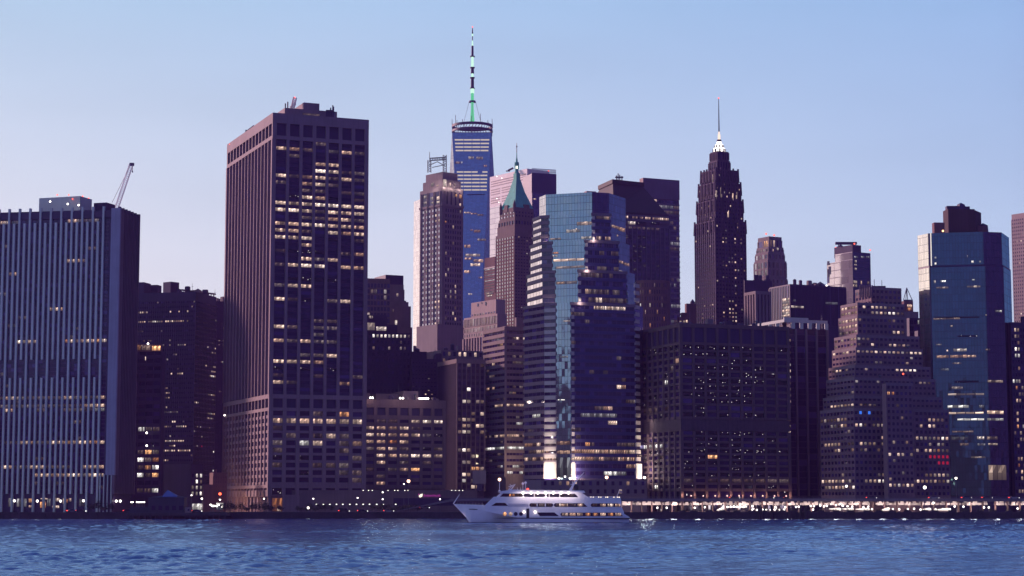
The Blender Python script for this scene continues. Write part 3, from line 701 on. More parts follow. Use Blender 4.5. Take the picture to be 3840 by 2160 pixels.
# ================================================================== 6 tan art deco tower with roof frame
b = Bld('art_deco_tower', 'tan art deco tower with arched top floors and a steel antenna frame on its roof', LIME)
Yb = 1450; T = b.tier(1575, 1658, 1737, 702, Yb, 40); z = lambda v: zat(v, Yb)
for nb_, sd_2 in ((3, 'L'), (4, 'R')):
    p, q = T['faces'][sd_2]; ins = (q - p).normalized(); s2 = (p + ins * 2.6, q - ins * 1.6)
    if sd_2 == 'L': b.fac(T, s2, z(780), z(1330), 6, 27, 1.0, .28, 2.3, .15, prob=.06, lits='ms', glass=G_PALE, fill=.55, rows={1: '....s.', 2: '....ss', 10: '.....s', 17: '....ss', 18: '....ss', 21: '....ss', 14: '...s.s'})
    else: b.fac(T, s2, z(780), z(1330), 7, 27, 1.0, .28, 1.7, .15, prob=.10, lits='mss', glass=G_DARK)
    nn = 3 if sd_2 == 'L' else 4
    b.fac(T, s2, z(715), z(770), nn, 1, 2.6, .4, 0, 0, glass=G_DARK)
    b.band(T, sd_2, z(772), z(764), .5, 0)
for f in (0, 1 / 3, 2 / 3, 1):
    p, q = T['faces']['L']; d = (q - p); a = p + d * (.09 + .86 * f); n = Vector((d.y, -d.x, 0)).normalized(); b.mb.box(a.x - .8, a.x + .8, a.y - .6, a.y + .3, z(1330), z(715))
q = P(1658, 702, Yb)
b.lits(T, 'L', [(1590, 735, 1602, 745, 'm'), (1617, 740, 1627, 752, 'm'), (1640, 738, 1650, 750, 's'), (1590, 758, 1602, 766, 'm'), (1617, 758, 1627, 766, 'm'), (1640, 755, 1650, 763, 's')], .5)
b.lits(T, 'R', [(1706, 728, 1712, 738, 'o'), (1722, 730, 1729, 744, 'o'), (1722, 763, 1727, 773, 's'), (1667, 828, 1672, 836, 'o')], .5)
m = MB(); b.tier(1586, 1659, 1728, 672, Yb + 3, 40, T['z1'], m); b.tier(1597, 1660, 1716, 644, Yb + 6, 40, T['z1'], m); b.part('crown', m, LIME)
Tc = b.tier(1586, 1659, 1728, 672, Yb + 3, 40, T['z1'], MB())
b.lits(Tc, 'L', [(1617, 687, 1628, 700, 'm'), (1637, 694, 1645, 700, 's')], .25); b.lits(Tc, 'R', [(1662, 672, 1673, 699, 'B'), (1686, 686, 1690, 698, 's'), (1702, 688, 1706, 699, 'm')], .25)
for u, v in ((1620, 698), (1668, 700), (1695, 700), (1728, 702)):
    l = bpy.data.lights.new('crown_uplight', 'POINT'); l.energy = 900; l.color = (1, .85, .7); l.shadow_soft_size = .5
    o = bpy.data.objects.new('crown_uplight', l); C.objects.link(o); o.location = P(u, v, Yb); o.location.y -= 1 + abs(u - 1658) * .0; o.location.y += abs(u - 1658) * .13
m = MB(); zc = zat(644, Yb + 10)
lattice(m, P(1610, 646, 1465), P(1610, 602, 1465), 2.4, 5, .26); lattice(m, P(1668, 646, 1465), P(1668, 582, 1465), 2.4, 7, .26)
lattice(m, P(1610, 598, 1465), P(1672, 594, 1465), 1.8, 7, .24)
for a, q in (((1610, 620), (1640, 606)), ((1640, 606), (1668, 622)), ((1620, 628), (1668, 618))): m.tube(P(*a, 1465), P(*q, 1465), .28, n=4)
m.tube(P(1611, 604, 1465), P(1611, 570, 1465), .22, n=4); b.part('antenna_frame', m, STEEL)
zz = T['z1']
for uL, uC, uR, v, Y_ in ((1562, 1640, 1742, 1215, 1440), (1555, 1630, 1748, 1330, 1432)): b.tier(uL, uC, uR, v, Y_, 35)
b.finish()
b = Bld('low_setback_block', 'dark low stone block with one warm window row below the tan art deco tower', LIME)
T = b.tier(1600, 1655, 1812, 1312, 1180, 25)
b.fac(T, 'R', zat(1318, 1180), zat(1420, 1180), 8, 4, 1.2, .2, 1.6, .15, rows={0: '.s.ss.s.', 1: 's...m...'}, prob=.1, lits='m', fill=.7); clutter(b, T, 6, 9); b.finish()

# ================================================================== 7 bright slab behind
b = Bld('cream_glass_slab', 'very bright cream glass slab catching the sunset behind the art deco tower', WHITE)
T = b.tier(1552, 1590, 1640, 742, 1700, 24)
b.skin(T, 'L', GROUND, T['z1'], curtain('cream_mirror_glass', (.5, .45, .42), .75, (1, .97, .95), 3, 4, .1, (.4, .36, .36), .004))
b.finish()

# ================================================================== 8 tallest glass tower with spire
b = Bld('supertall_glass_tower', 'tallest blue glass skyscraper with tapering facets, a dark roof ring and a green lit mast', DKGREY)
Yc = 2150.0; xc = P(1771, 498, Yc).x; zt = zat(498, Yc - 21); zb = 40.0; h = 21.8; D = h * 2 * 1.0
b.at((xc, Yc - D))
top = [(xc - h, Yc - h), (xc + h, Yc - h), (xc + h, Yc + h), (xc - h, Yc + h)]
bot = [(xc, Yc - D), (xc + D, Yc), (xc, Yc + D), (xc - D, Yc)]
b.mb.prism(bot, GROUND, zb)
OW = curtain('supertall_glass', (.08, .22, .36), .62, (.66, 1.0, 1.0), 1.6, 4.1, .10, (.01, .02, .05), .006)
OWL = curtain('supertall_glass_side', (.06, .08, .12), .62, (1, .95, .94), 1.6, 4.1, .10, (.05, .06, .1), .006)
def tri(pts, nm, mt):
    m = MB(); a, q, c = [Vector(p) for p in pts]; ex = (q - a).normalized(); ez = (q - a).cross(c - a).normalized().cross(ex)
    m.face(pts, [((p - a).dot(ex), (p - a).dot(ez)) for p in (a, q, c)]); b.part(nm, m, mt)
for i in range(4):
    t0, t1 = top[i], top[(i + 1) % 4]; b0, b1 = bot[i], bot[(i + 1) % 4]
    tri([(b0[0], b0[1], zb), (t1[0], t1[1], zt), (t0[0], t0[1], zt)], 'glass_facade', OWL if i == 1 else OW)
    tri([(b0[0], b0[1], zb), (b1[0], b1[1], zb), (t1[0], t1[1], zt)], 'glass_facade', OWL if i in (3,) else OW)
m = MB(); m.prism(top, zt, zt + .5); b.part('roof', m, DKGREY)
# lit floors on the facet that faces us (a plane leaning from the base corner to the top edge)
def fpt(u, v):
    A = Vector((xc, Yc - D, zb)); n = (Vector((xc + h, Yc - h, zt)) - A).cross(Vector((xc - h, Yc - h, zt)) - A).normalized()
    cp = Vector((0, 0, CAMH)); d = P(u, v, 1000) - cp; return cp + d * ((A - cp).dot(n) / d.dot(n)) + n * .25, n
def fl(u0, v0, u1, v1, ch):
    ch = {'d': 'D', 'm': 'D', 's': 'w'}.get(ch, ch); p0, n = fpt(u0, v1); b.win.append(([p0, fpt(u1, v1)[0], fpt(u1, v0)[0], fpt(u0, v0)[0]], LITM.get(ch, emit('floor_strip_glow', (1, .80, .68), .62)), ch, random.random() * .9 + .05, n))
for v in (524.5, 538, 551.5, 564.5):
    o = (v - 524) * .09
    for u0, u1 in ((1705 + o, 1738), (1740, 1769), (1771, 1800), (1802, 1835 - o)): fl(u0, v - 2.6, u1, v + 2.6, 'L')
for j, v in enumerate((645, 658, 672, 685, 699, 712)):
    for k, (u0, u1) in enumerate(((1713 + j * .5, 1737), (1739, 1768), (1770, 1799), (1801, 1828 - j * .6))):
        if (j, k) == (0, 2): u1 -= 8
        if (j, k) == (0, 3): u0 += 8
        if j > 2 and k == 0: u0 = 1722
        fl(u0, v - 2.6, u1, v + 2.6, 'L')
for r in ((1757, 587, 1776, 597, 'd'), (1786, 588, 1811, 598, 'd'), (1706, 606, 1727, 614, 'd'), (1729, 606, 1734, 613, 'c'), (1813, 619, 1826, 626, 's'), (1752, 728, 1818, 731, 'p'), (1740, 795, 1765, 800, 's'), (1765, 799, 1790, 804, 's'), (1790, 803, 1813, 810, 'm'), (1764, 860, 1772, 866, 's'), (1776, 862, 1802, 872, 's'), (1790, 895, 1822, 904, 'm'), (1740, 918, 1764, 929, 's'), (1745, 952, 1800, 962, 'm'), (1742, 966, 1772, 974, 's'), (1775, 972, 1812, 984, 's'), (1764, 988, 1800, 998, 's'), (1740, 1014, 1764, 1024, 's'), (1794, 1038, 1810, 1044, 's'), (1756, 1100, 1770, 1106, 'm')): fl(*r)
# roof ring
cR = (xc, Yc)
m = MB(); rr = P(1848, 480, Yc).x - xc
for zA, zB, w in ((zat(497, Yc), zat(489, Yc), 1.5), (zat(479, Yc), zat(470, Yc), 1.6)): m.lathe(cR, [(rr - w, zA), (rr, zA), (rr, zB), (rr - w, zB), (rr - w, zA)], 40)
for i in range(40):
    a = 2 * pi * i / 40; a2 = 2 * pi * (i + .5) / 40; m.tube((xc + (rr - .7) * cos(a), Yc + (rr - .7) * sin(a), zat(489, Yc)), (xc + (rr - .7) * cos(a2), Yc + (rr - .7) * sin(a2), zat(479, Yc)), .35, n=4)
for i in range(14):
    a = 2 * pi * i / 14 + .2; m.tube((xc + rr * cos(a), Yc + rr * sin(a), zat(470, Yc)), (xc + rr * cos(a), Yc + rr * sin(a), zat(470, Yc) + 3 + 3 * (i % 3)), .28, n=4)
for i in range(8): a = 2 * pi * i / 8; m.tube((xc + (rr - 1) * cos(a), Yc + (rr - 1) * sin(a), zt), (xc + (rr - 1) * cos(a), Yc + (rr - 1) * sin(a), zat(488, Yc)), .5, n=4)
b.part('roof_ring', m, BLACK)
# mast
mz = lambda v: zat(v, Yc)
segs = [(464, 410, 2.6, 1.5, GREEN), (410, 384, 1.5, 1.4, GREEN), (384, 378, 4.2, 3.6, DKGREY), (378, 350, 1.7, 1.6, GREEN), (350, 330, 2.2, 2.0, WGREEN), (330, 292, 1.9, 1.7, BLACK), (292, 276, 1.4, 1.2, WGREEN), (276, 252, 1.9, 1.6, BLACK), (252, 212, 1.5, 1.4, WGREEN), (212, 172, 1.35, 1.2, BLACK), (172, 152, 1.0, .5, WGREEN), (152, 136, .5, .5, DKGREY), (136, 127, .9, .9, WGREEN), (127, 104, .8, .35, BLACK)]
for mat_ in (GREEN, WGREEN, BLACK, DKGREY):
    m = MB()
    for v0, v1, r0, r1, mt in segs:
        if mt is mat_: m.lathe(cR, [(.001, mz(v0)), (r0, mz(v0)), (r1, mz(v1)), (.001, mz(v1))], 10)
    if mat_ is BLACK:
        for v in (331, 292, 254, 212): m.lathe(cR, [(.001, mz(v) - .6), (2.7, mz(v) - .6), (2.7, mz(v) + .6), (.001, mz(v) + .6)], 10)
    b.part('mast', m, mat_, label={id(GREEN): 'green lit lower mast', id(WGREEN): 'pale green lit mast sections'}.get(id(mat_)))
m = MB()
for s_ in (-1, 1):
    m.tube((xc + s_ * 3.6, Yc, mz(382)), (xc + s_ * 10.2, Yc, mz(468)), .16, n=4); m.tube((xc, Yc + s_ * 3.6, mz(382)), (xc, Yc + s_ * 10, mz(468)), .16, n=4)
b.part('guy_cable', m, STEEL); lampballs(b, [Vector((xc, Yc, mz(101)))], .7)
b.finish()
# ================================================================== 9 pale slab with louvres
b = Bld('pale_louvred_tower', 'pale pink office tower with dark louvre bands, half hidden behind the green pyramid roof', WHITE)
Y = 1900; T = b.tier(1837, 1977, 2060, 632, Y, 36); z = lambda v: zat(v, Y)
PP = T['faces']['L']
b.skin(T, 'L', GROUND, z(750), curtain('pale_panel_glass', (.62, .55, .58), .5, (1, .95, .97), 9, 5.2, .3, (.25, .22, .27), .003))
rows_ = []
for v0 in (650, 659, 668, 682, 691, 700, 714, 723, 732):
    e = (PP[1] - PP[0]).normalized(); n = Vector((e.y, -e.x, 0)); Ln = T['lL']
    bays = [(.03, .97)] if v0 < 670 else [(.03, .28), (.32, .57), (.61, .86)]
    for x0, x1 in bays:
        a, q = PP[0] + e * Ln * x0 + n * .1, PP[0] + e * Ln * x1 + n * .1; Z = Vector((0, 0, 1)); za, zb_ = z(v0 + 4.5), z(v0)
        m = MB(); m.hexa([a + Z * za, q + Z * za, q - n * .15 + Z * za, a - n * .15 + Z * za], [a + Z * zb_, q + Z * zb_, q - n * .15 + Z * zb_, a - n * .15 + Z * zb_]); b.part('louvre', m, DKGREY)
lampballs(b, [P(1863, 662, 1935), P(1882, 668, 1930), P(1863, 745, 1935), P(1871, 758, 1935)], .4, WLAMP, 'wall_light')
m = MB(); a, q = P(1905, 640, 1915), P(1925, 630, 1915); m.tube(a, q, 1.0, n=5); m.box(a.x - 2, a.x + 2, 1914, 1918, T['z1'], a.z); b.part('window_cleaning_crane', m, BRICK)
b.finish()
b = Bld('dark_louvred_tower', 'dark blue slab with a screened crown right of the green pyramid roof', stone('navy_slats', (.035, .04, .12), .5, .2))
Y = 1880; T = b.tier(1960, 1995, 2084, 650, Y, 20, mi=0); z = lambda v: zat(v, Y)
b.skin(T, 'R', GROUND, z(725), curtain('dark_slab_glass', (.012, .02, .05), .28, (.5, .6, .95), 1.6, 4))
b.fac(T, 'R', z(650), z(725), 1, 12, .3, .2, 2.2, .5, glass=G_DARK)
m = MB()
p, q = T['faces']['R']
for i in range(34):
    a = p.lerp(q, i / 33); m.box(a.x - .2, a.x + .2, a.y - .2, a.y + .2, T['z1'], z(632))
m.tube((p.x, p.y, z(632)), (q.x, q.y, z(632)), .3, n=4); m.tube((p.x, p.y, z(641)), (q.x, q.y, z(641)), .25, n=4); b.part('crown_screen', m, PALE)
lampballs(b, [P(2057, 641, 1895), P(2048, 654, 1892)], .8); b.lits(T, 'R', [(2001, 744, 2010, 749, 'b')], .3)
b.finish()

# ================================================================== 10 green pyramid tower
b = Bld('green_pyramid_tower', 'slender brick skyscraper with a steep green copper pyramid roof and lit lantern', BROWN)
Y = 1500; T = b.tier(1859, 1930, 2012, 872, Y, 34); z = lambda v: zat(v, Y)
p, q = T['faces']['L']; d = (q - p).normalized(); sl_ = (p + d * .6, q - d * .8)
b.fac(T, sl_, z(885), z(1258), 7, 29, 1.05, .28, 1.05, .16, prob=0, lits='s', glass=G_REF, fill=.55, rows={1: '...s...', 17: '...s.s.'}, mi=b.mat(BRICK))
b.fac(T, 'R', z(885), z(1258), 8, 31, 1.1, .28, 1.6, .16, prob=.04, lits='ms', glass=G_DARK, rows={0: '.s....s.', 22: '..BB....'}, fill=.8)
T2 = b.tier(1865, 1930, 2008, 842, Y + 3, 34, T['z1']); T3 = b.tier(1871, 1931, 2004, 815, Y + 5, 34, T['z1'])
b.fac(T3, 'L', z(822), z(868), 6, 2, 1.0, .5, 2.0, .2, glass=G_DARK); b.fac(T3, 'R', z(822), z(868), 7, 2, 1.0, .5, 2.0, .2, glass=G_DARK, rows={1: '.s..s..'})
T4 = b.tier(1876, 1931, 2000, 776, Y + 7, 34, T['z1'])
b.fac(T4, 'L', z(786), z(812), 5, 2, 1.1, .25, 1.4, .15, glass=G_PALE, prob=.1, lits='m', fill=.5); b.fac(T4, 'R', z(786), z(812), 6, 2, 1.1, .25, 1.4, .15, fill=.6)
# corner turrets and dormers
m = MB()
for tt, f in ((T4, .04), (T4, .96)):
    a = tt['faces']['L'][0].lerp(tt['faces']['L'][1], f); m.tube((a.x, a.y, tt['z1'] - 4), (a.x, a.y, tt['z1'] + 2), 1.2, n=8); m.tube((a.x, a.y, tt['z1'] + 2), (a.x, a.y, tt['z1'] + 6), 1.2, .1, n=8)
b.part('turret', m, BROWN)
for sd_2, us in (('L', ((.30, .52),)), ('R', ((.48, .78),))):
    p, q = T4['faces'][sd_2]; e = (q - p); n = Vector((e.y, -e.x, 0)).normalized()
    for f0, f1 in us:
        m = MB(); a, c = p + e * f0 + n * .4, p + e * f1 + n * .4; zz0, zz1 = T4['z1'] - 3, z(758)
        m.hexa([a + Vector((0, 0, zz0)), c + Vector((0, 0, zz0)), c - n * 6 + Vector((0, 0, zz0)), a - n * 6 + Vector((0, 0, zz0))], [a + Vector((0, 0, zz1)), c + Vector((0, 0, zz1)), c - n * 6 + Vector((0, 0, zz1)), a - n * 6 + Vector((0, 0, zz1))]); b.part('dormer', m, BROWN)
# pyramid: corners to the shoulders of the little square tower on top
base = [T4['c'], T4['R'], T4['B'], T4['L']]; cen = sum((Vector(v) for v in base), Vector()) / 4; zs1, zs2 = T4['z1'], z(658)
hw = 15.5 / F * Y * .72
tq = []
for v in base: d = (Vector(v) - cen).normalized(); tq.append((cen.x + d.x * hw * 1.35, cen.y + d.y * hw * 1.35))
md = [(cen.x + (v.x - cen.x) * .50, cen.y + (v.y - cen.y) * .50) for v in base]
zm = zs1 + (zs2 - zs1) * .56
m = MB(); m.prism([v[:2] for v in base], zs1, zm, 0, False, False, md); m.prism(md, zm, zs2, 0, True, False, tq)
tq2 = [(cen.x + (a - cen.x) * .9, cen.y + (c - cen.y) * .9) for a, c in tq]; m.prism(tq2, zs2, z(634)); b.part('pyramid_roof', m, COPPER)
m = MB(); s_ = hw * .62; m.lathe(cen, [(s_ * 1.25, z(634)), (s_ * 1.25, z(630)), (s_, z(628)), (s_, z(617))], 8); m.lathe(cen, [(s_, z(605)), (s_, z(594)), (s_ * .55, z(590)), (s_ * .5, z(582)), (s_ * .3, z(575)), (s_ * .18, z(555)), (.01, z(553))], 8)
for i in range(8): a = 2 * pi * i / 8; m.tube((cen.x + s_ * cos(a), cen.y + s_ * sin(a), z(617)), (cen.x + s_ * cos(a), cen.y + s_ * sin(a), z(592)), .35, n=4)
b.part('lantern', m, COPPER)
m = MB(); m.ball((cen.x, cen.y, z(611)), s_ * .9, 10); b.part('lantern_light', m, emit('lantern_glow', (1, .92, .8), 4), occ=False)
m = MB(); m.tube((cen.x, cen.y, z(554)), (cen.x, cen.y, z(518)), .35, .2, n=5); m.ball((cen.x, cen.y, z(532)), .7, 6); b.part('spire', m, STEEL)
T5 = b.tier(1845, 1920, 2030, 1268, 1480, 30); b.finish()

# ================================================================== 11, 12 small blocks under it
b = Bld('banded_brown_block', 'narrow brown block with pale horizontal window bands left of the green pyramid tower', BRICK)
Y = 1650; T = b.tier(1817, 1856, 1900, 962, Y, 34); z = lambda v: zat(v, Y)
b.fac(T, 'L', z(1005), z(1100), 1, 9, .5, .3, 1.6, .35, prob=1, lits='dC', glass=G_REF); b.band(T, 'L', z(1004), z(998), .4, b.mat(DKGREY))
T2 = b.tier(1820, 1858, 1890, 1098, Y - 20, 34); b.lits(T2, 'L', [(1822, 1100, 1850, 1106, 'd'), (1826, 1109, 1846, 1113, 'd')], .3); b.finish()
b = Bld('pink_arcaded_block', 'pink stone block with tall arcaded windows and a plain top floor below the pyramid tower', PINK)
Y = 1350; T = b.tier(1740, 1865, 1900, 1176, Y, 34); z = lambda v: zat(v, Y)
b.fac(T, 'L', z(1183), z(1213), 22, 1, .55, .4, .3, .3, glass=G_REF, prob=.5, lits='m'); b.fac(T, 'L', z(1218), z(1236), 22, 1, .8, .25, .4, .2, prob=.9, lits='m', glass=G_REF)
b.fac(T, 'L', z(1240), z(1252), 14, 1, 1.5, .2, .3, .15, prob=.3, lits='m', fill=.5); b.fac(T, 'L', z(1256), z(1330), 12, 1, 1.0, .8, .3, .3, glass=G_DARK)
m = MB(); T2 = b.tier(1767, 1860, 1895, 1122, Y + 4, 34, T['z1'] - .5, m); b.part('upper_block', m, PINK)
b.fac(T2, 'L', z(1164), z(1172), 9, 1, 1.2, .2, .2, .15, prob=.4, lits='m', fill=.6)
b.lits(T2, 'L', [(1790, 1138, 1794, 1150, '.'), (1820, 1132, 1824, 1146, '.'), (1806, 1134, 1809, 1140, '.')], .3); b.finish()

# ================================================================== 13 banded grey block
b = Bld('banded_grey_tower', 'grey ribbon-window office block with a warm lit right edge near the waterfront', LIME)
Y = 1062; T = b.tier(1816, 1897, 1972, 1226, Y, 24); z = lambda v: zat(v, Y)
rw = {0: '', 1: '....ww', 4: '....dd', 5: '.dd.dd', 10: '...dwd', 12: 'wwwwwwww', 15: '..cc..', 17: 'dwdwwwww', 19: 'cccccccc', 20: '', 22: '..dcdc', 23: '....cd'}
b.fac(T, 'L', z(1240), z(1790), 8, 24, .12, .12, 1.9, .55, rows={12: '....www.', 11: '.....d.d', 17: 'w.d.wwww', 19: 'cccccccc', 22: '.....dC.', 5: '...w....', 9: '.w.w....', 2: '.....dw.', 7: '..dd....'}, prob=.05, lits='d', glass=G_MID)
b.fac(T, 'R', z(1240), z(1790), 6, 24, .12, .12, 1.9, .56, rows={1: '..bb.b', 4: '..d.d.', 5: '..ddd.', 10: '.dw...', 12: 'wwwwww', 9: '..d.w.', 15: '...cc.', 17: 'wwwwdw', 19: 'cccccc', 22: '..ccdd', 23: 'cc..cd'}, prob=.06, lits='d', glass=G_MID)
b.band(T, 'L', z(1238), T['z1'] + .4, .6); b.band(T, 'R', z(1238), T['z1'] + .4, .58)
p = T['c']; b.mb.box(p.x - .8, p.x + .5, p.y - .9, p.y + .3, z(1790), T['z1'])
for v_ in (1735, 1775, 1700):
    l = bpy.data.lights.new('street_glow', 'POINT'); l.energy = 1500; l.color = (1, .75, .45); l.shadow_soft_size = 1
    o = bpy.data.objects.new('street_glow', l); C.objects.link(o); o.location = P(1936, v_, 1051)
pm = MB(); b.tier(1930, 1936, 1960, 1190, 1085, 24, T['z1'], pm); b.part('roof_plant', pm, LIME)
b.finish()

# ================================================================== 14 dark ribbed block
b = Bld('dark_ribbed_block', 'dark vertically ribbed block with warm lit windows left of the banded grey block', DARKST)
Y = 1070; T = b.tier(1645, 1715, 1816, 1349, Y, 22); z = lambda v: zat(v, Y)
b.fac(T, 'L', z(1362), z(1842), 18, 20, .42, .5, .4, .1, prob=.03, lits='m', glass=G_DARK, mi=0, smi=0)
b.fac(T, 'R', z(1362), z(1842), 6, 21, .5, .6, 1.5, .12, rows={4: '..B...', 6: '.BB.mm', 8: '...m.m'.replace('m', 's'), 9: 'mssm..', 10: '.ss.ss', 11: 'mBB..s', 12: '......', 14: 'mBs...', 15: '...m..', 16: '.ms...', 17: '...oom', 18: '.ss...', 19: '.B.m..', 20: '...ss.'}, prob=.05, lits='m', glass=G_DARK, mi=b.mat(LIME), smi=0)
b.band(T, 'R', z(1362), T['z1'] + .5, .62, b.mat(LIME)); b.band(T, 'L', z(1362), T['z1'] + .5, .6, b.mat(LIME))
b.finish()
g = empty('blank_billboard', P(1797, 1838, 1000), 'grey blank square billboard standing on a post above the podium roof', 'billboard')
m = MB(); a, q = P(1772, 1814, 1000), P(1823, 1764, 1000); m.box(a.x, q.x, 1000, 1001, a.z, q.z); m.build('panel', LIME, g)
m = MB(); a, q = P(1788, 1840, 1000), P(1808, 1814, 1000); m.box(a.x, q.x, 1000.2, 1000.9, a.z, q.z); m.build('post', DARKST, g)

# ================================================================== 15 stepped glass and stone tower
STB = stone('pinkish_granite', (.21, .145, .175), .6, .12)
b = Bld('stepped_glass_tower', 'tall octagonal blue glass tower stepping down into striped granite wings, lit at its foot', STB)
Y0 = 985; z = lambda v: zat(v, Y0)
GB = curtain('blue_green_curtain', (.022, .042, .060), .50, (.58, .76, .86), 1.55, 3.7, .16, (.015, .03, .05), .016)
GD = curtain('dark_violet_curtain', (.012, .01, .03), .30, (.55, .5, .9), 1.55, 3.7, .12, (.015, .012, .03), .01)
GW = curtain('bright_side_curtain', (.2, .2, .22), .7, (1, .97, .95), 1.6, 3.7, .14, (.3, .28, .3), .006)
SPV = stone('violet_spandrel', (.065, .055, .17), .5, .12)
sh = b.mat(SPV)
A1, A2, A3, A4 = -70, -20, 20, 62
tiers = [  # u list for: left stone, glass, right stone, right glass; top and bottom rows, depth
    (2023, 2047, 2220, 2283, 2345, 736, 826, Y0 + 16),
    (2002, 2049, 2059, 2194, 2290, 2348, 826, 930, Y0 + 10)]
# shaft of glass (full height core of the tower)
def dry(u0, v, Y, segs):
    z1 = zat(v, Y); p = P(u0, v, Y); pts = [Vector((p.x, p.y, 0))]
    for ang, u in segs:
        e = Vector((cos(radians(ang)), sin(radians(ang)), 0)); pts.append(pts[-1] + e * reach(pts[-1], e, u, z1))
    return pts
def plane_y(pts, i): return pts[i].y + (58 - pts[i].x) * (pts[i + 1].y - pts[i].y) / (pts[i + 1].x - pts[i].x) if False else pts[i].y - (pts[i].x - 24) * tan(radians(A2))
Ts = b.poly(2023, 740, Y0 + 16, [(A1, 2047), (A2, 2220), (A3, 2283), (A4, 2345)])
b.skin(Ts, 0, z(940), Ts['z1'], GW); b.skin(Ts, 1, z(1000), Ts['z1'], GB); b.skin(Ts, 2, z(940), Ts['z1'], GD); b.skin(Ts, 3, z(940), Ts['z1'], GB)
steps = [  # uL, u-corner of left stone, glass start, glass end, right stone end, right glass end, v_top, v_bottom, Y
    (2000, 2047, 2057, 2220, 2288, 2346, 822, 924, Y0 + 12, 2222),
    (1990, 2058, 2070, 2194, 2318, 2360, 924, 1036, Y0 + 8, 2206),
    (1978, 2069, 2081, 2168, 2348, 2380, 1036, 1152, Y0 + 4, 2178),
    (1967, 2080, 2084, 2141, 2378, 2410, 1152, 1850, Y0, 2153)]
for si, (uL, uc, ug0, ug1, ur, urg, vt, vb, Yt, urs) in enumerate(steps):
    nfl = max(3, round((vb - vt) / 27.3)); 
    sg_ = [(A1 if si < 3 else -60, uL + (uc - uL) * (.62 if si < 3 else .66)), (A2 - 4, ug0), (A2, ug1), (A3, ur), (A4, urg)]; Yq = Yt + 14
    for _ in range(4): Yq += plane_y(Ts['pts'], 1) - (.7, 4.1, 7.6, 11.0)[si] - plane_y(dry(uL, vt, Yq, sg_), 2)
    Tt = b.poly(uL, vt, Yq, sg_, back=40)
    zt, zb = Tt['z1'], zat(vb, Yt)
    brow = ({j: 'c' * 8 for j in ()})
    # left stone face: ribbon windows that mirror the western sky
    b.fac(Tt, 0, zt - 1, zb, 5, nfl, .12, .1, 1.85, .5, glass=G_WEST if si < 3 else G_MID, prob=.0, rows={15: '..cc.', 20: '.ddww', 21: 'wwwww', 19: 'wwdw.'} if si == 3 else None)
    b.fac(Tt, 1, zt - 1, zb, 2, nfl, .1, .1, 1.85, .5, glass=G_DARK, rows={20: 'ww', 21: 'ww', 19: 'dd'} if si == 3 else None)
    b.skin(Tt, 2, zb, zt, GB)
    rr = {0: {0: '.ddw', 3: '.w.w'}, 1: {1: '..d.d', 3: '..dd.d'}, 2: {0: 'dd.d..w.', 2: '', 1: '.dwd....'}, 3: {}}[si]
    if si == 3: rr = {0: '...bbbb.', 1: 'dd.......', 9: '', 11: '......w.', 13: '.......d', 14: '...dw...', 15: '.CCCCC..', 16: '..C.d.w.', 17: 'd.......', 18: '', 19: '..w...dd', 20: 'wwwwwwwb', 21: 'wwwwddww', 22: '.......w', 23: '....ccC.', 16: '....w..'}
    if si == 2: rr = {0: 'dddd.d..', 1: '.......', 2: '.wddd.d.', 3: '..dbdddd'}
    b.fac(Tt, 3, zt - 1, zb, 14, nfl, .1, .1, 1.7, .45, rows=rr, glass=G_MID, prob=.03, lits='d', smi=sh)
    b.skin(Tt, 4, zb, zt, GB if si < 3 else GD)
    for f in (0, 1, 3): b.band(Tt, f, zt - 1.2, zt + .3, .55)
    q0_, q1_ = Tt['faces'][3]; e3 = (q1_ - q0_).normalized(); zk = zt - 1.4
    if si < 3:
        while zk > zb + 1:
            b.band(None, (q0_, q0_ + e3 * 1.3), zk - 1.8, zk, .6, b.mat(stone('light_granite', (.55, .46, .42), .6, .08)), 0); zk -= (zt - 1 - zb) / nfl
        for fc, fr_ in ((1, .6), (3, .02), (4, .5)):
            a_, c_3 = Tt['faces'][fc]; pt = a_.lerp(c_3, fr_); nn_ = Vector(((c_3 - a_).y, -(c_3 - a_).x, 0)).normalized()
            l = bpy.data.lights.new('ledge_light', 'POINT'); l.energy = 420; l.color = (1, .86, .74); l.shadow_soft_size = .4
            o = bpy.data.objects.new('ledge_light', l); C.objects.link(o); o.location = pt + nn_ * 2.2 + Vector((0, 0, zb + 1.2))
    last = Tt
    b.lits(Tt, 2, [[(2163, 833, 2219, 846, 'w'), (2124, 862, 2174, 873, 'd'), (2062, 894, 2104, 900, 'd'), (2180, 888, 2218, 897, 'd'), (2060, 918, 2218, 924, 'w'), (2160, 857, 2164, 862, 's')], [(2072, 946, 2094, 953, 'o'), (2074, 973, 2190, 982, 'w'), (2084, 1000, 2190, 1009, 'd'), (2074, 1030, 2190, 1035, 'd'), (2074, 958, 2090, 963, 'd')], [(2084, 1057, 2164, 1067, 'd'), (2090, 1058, 2118, 1066, 'w')], [(2113, 1202, 2138, 1207, 'd'), (2100, 1335, 2130, 1342, 'C')]][si], .25)
    b.lits(Tt, 4, [[(2292, 842, 2318, 852, 'w'), (2318, 850, 2343, 864, 'w'), (2312, 880, 2316, 886, 's'), (2310, 905, 2315, 911, 's')], [(2320, 976, 2338, 986, 'w'), (2338, 984, 2358, 994, 'w'), (2322, 1014, 2336, 1023, 'd')], [], []][si], .25)
# lit rows on the glass
for args in ((2163, 833, 2220, 842, 'w'), (2124, 864, 2174, 873, 'd'), (2058, 898, 2100, 905, 'd'), (2185, 890, 2218, 896, 'd')): b.lits(Ts, 1, [args], .25)
b.lits(Ts, 2, [(2238, 832, 2280, 840, 'w')], .3); b.lits(Ts, 3, [(2292, 842, 2318, 850, 'w'), (2318, 850, 2342, 864, 'w')], .3)
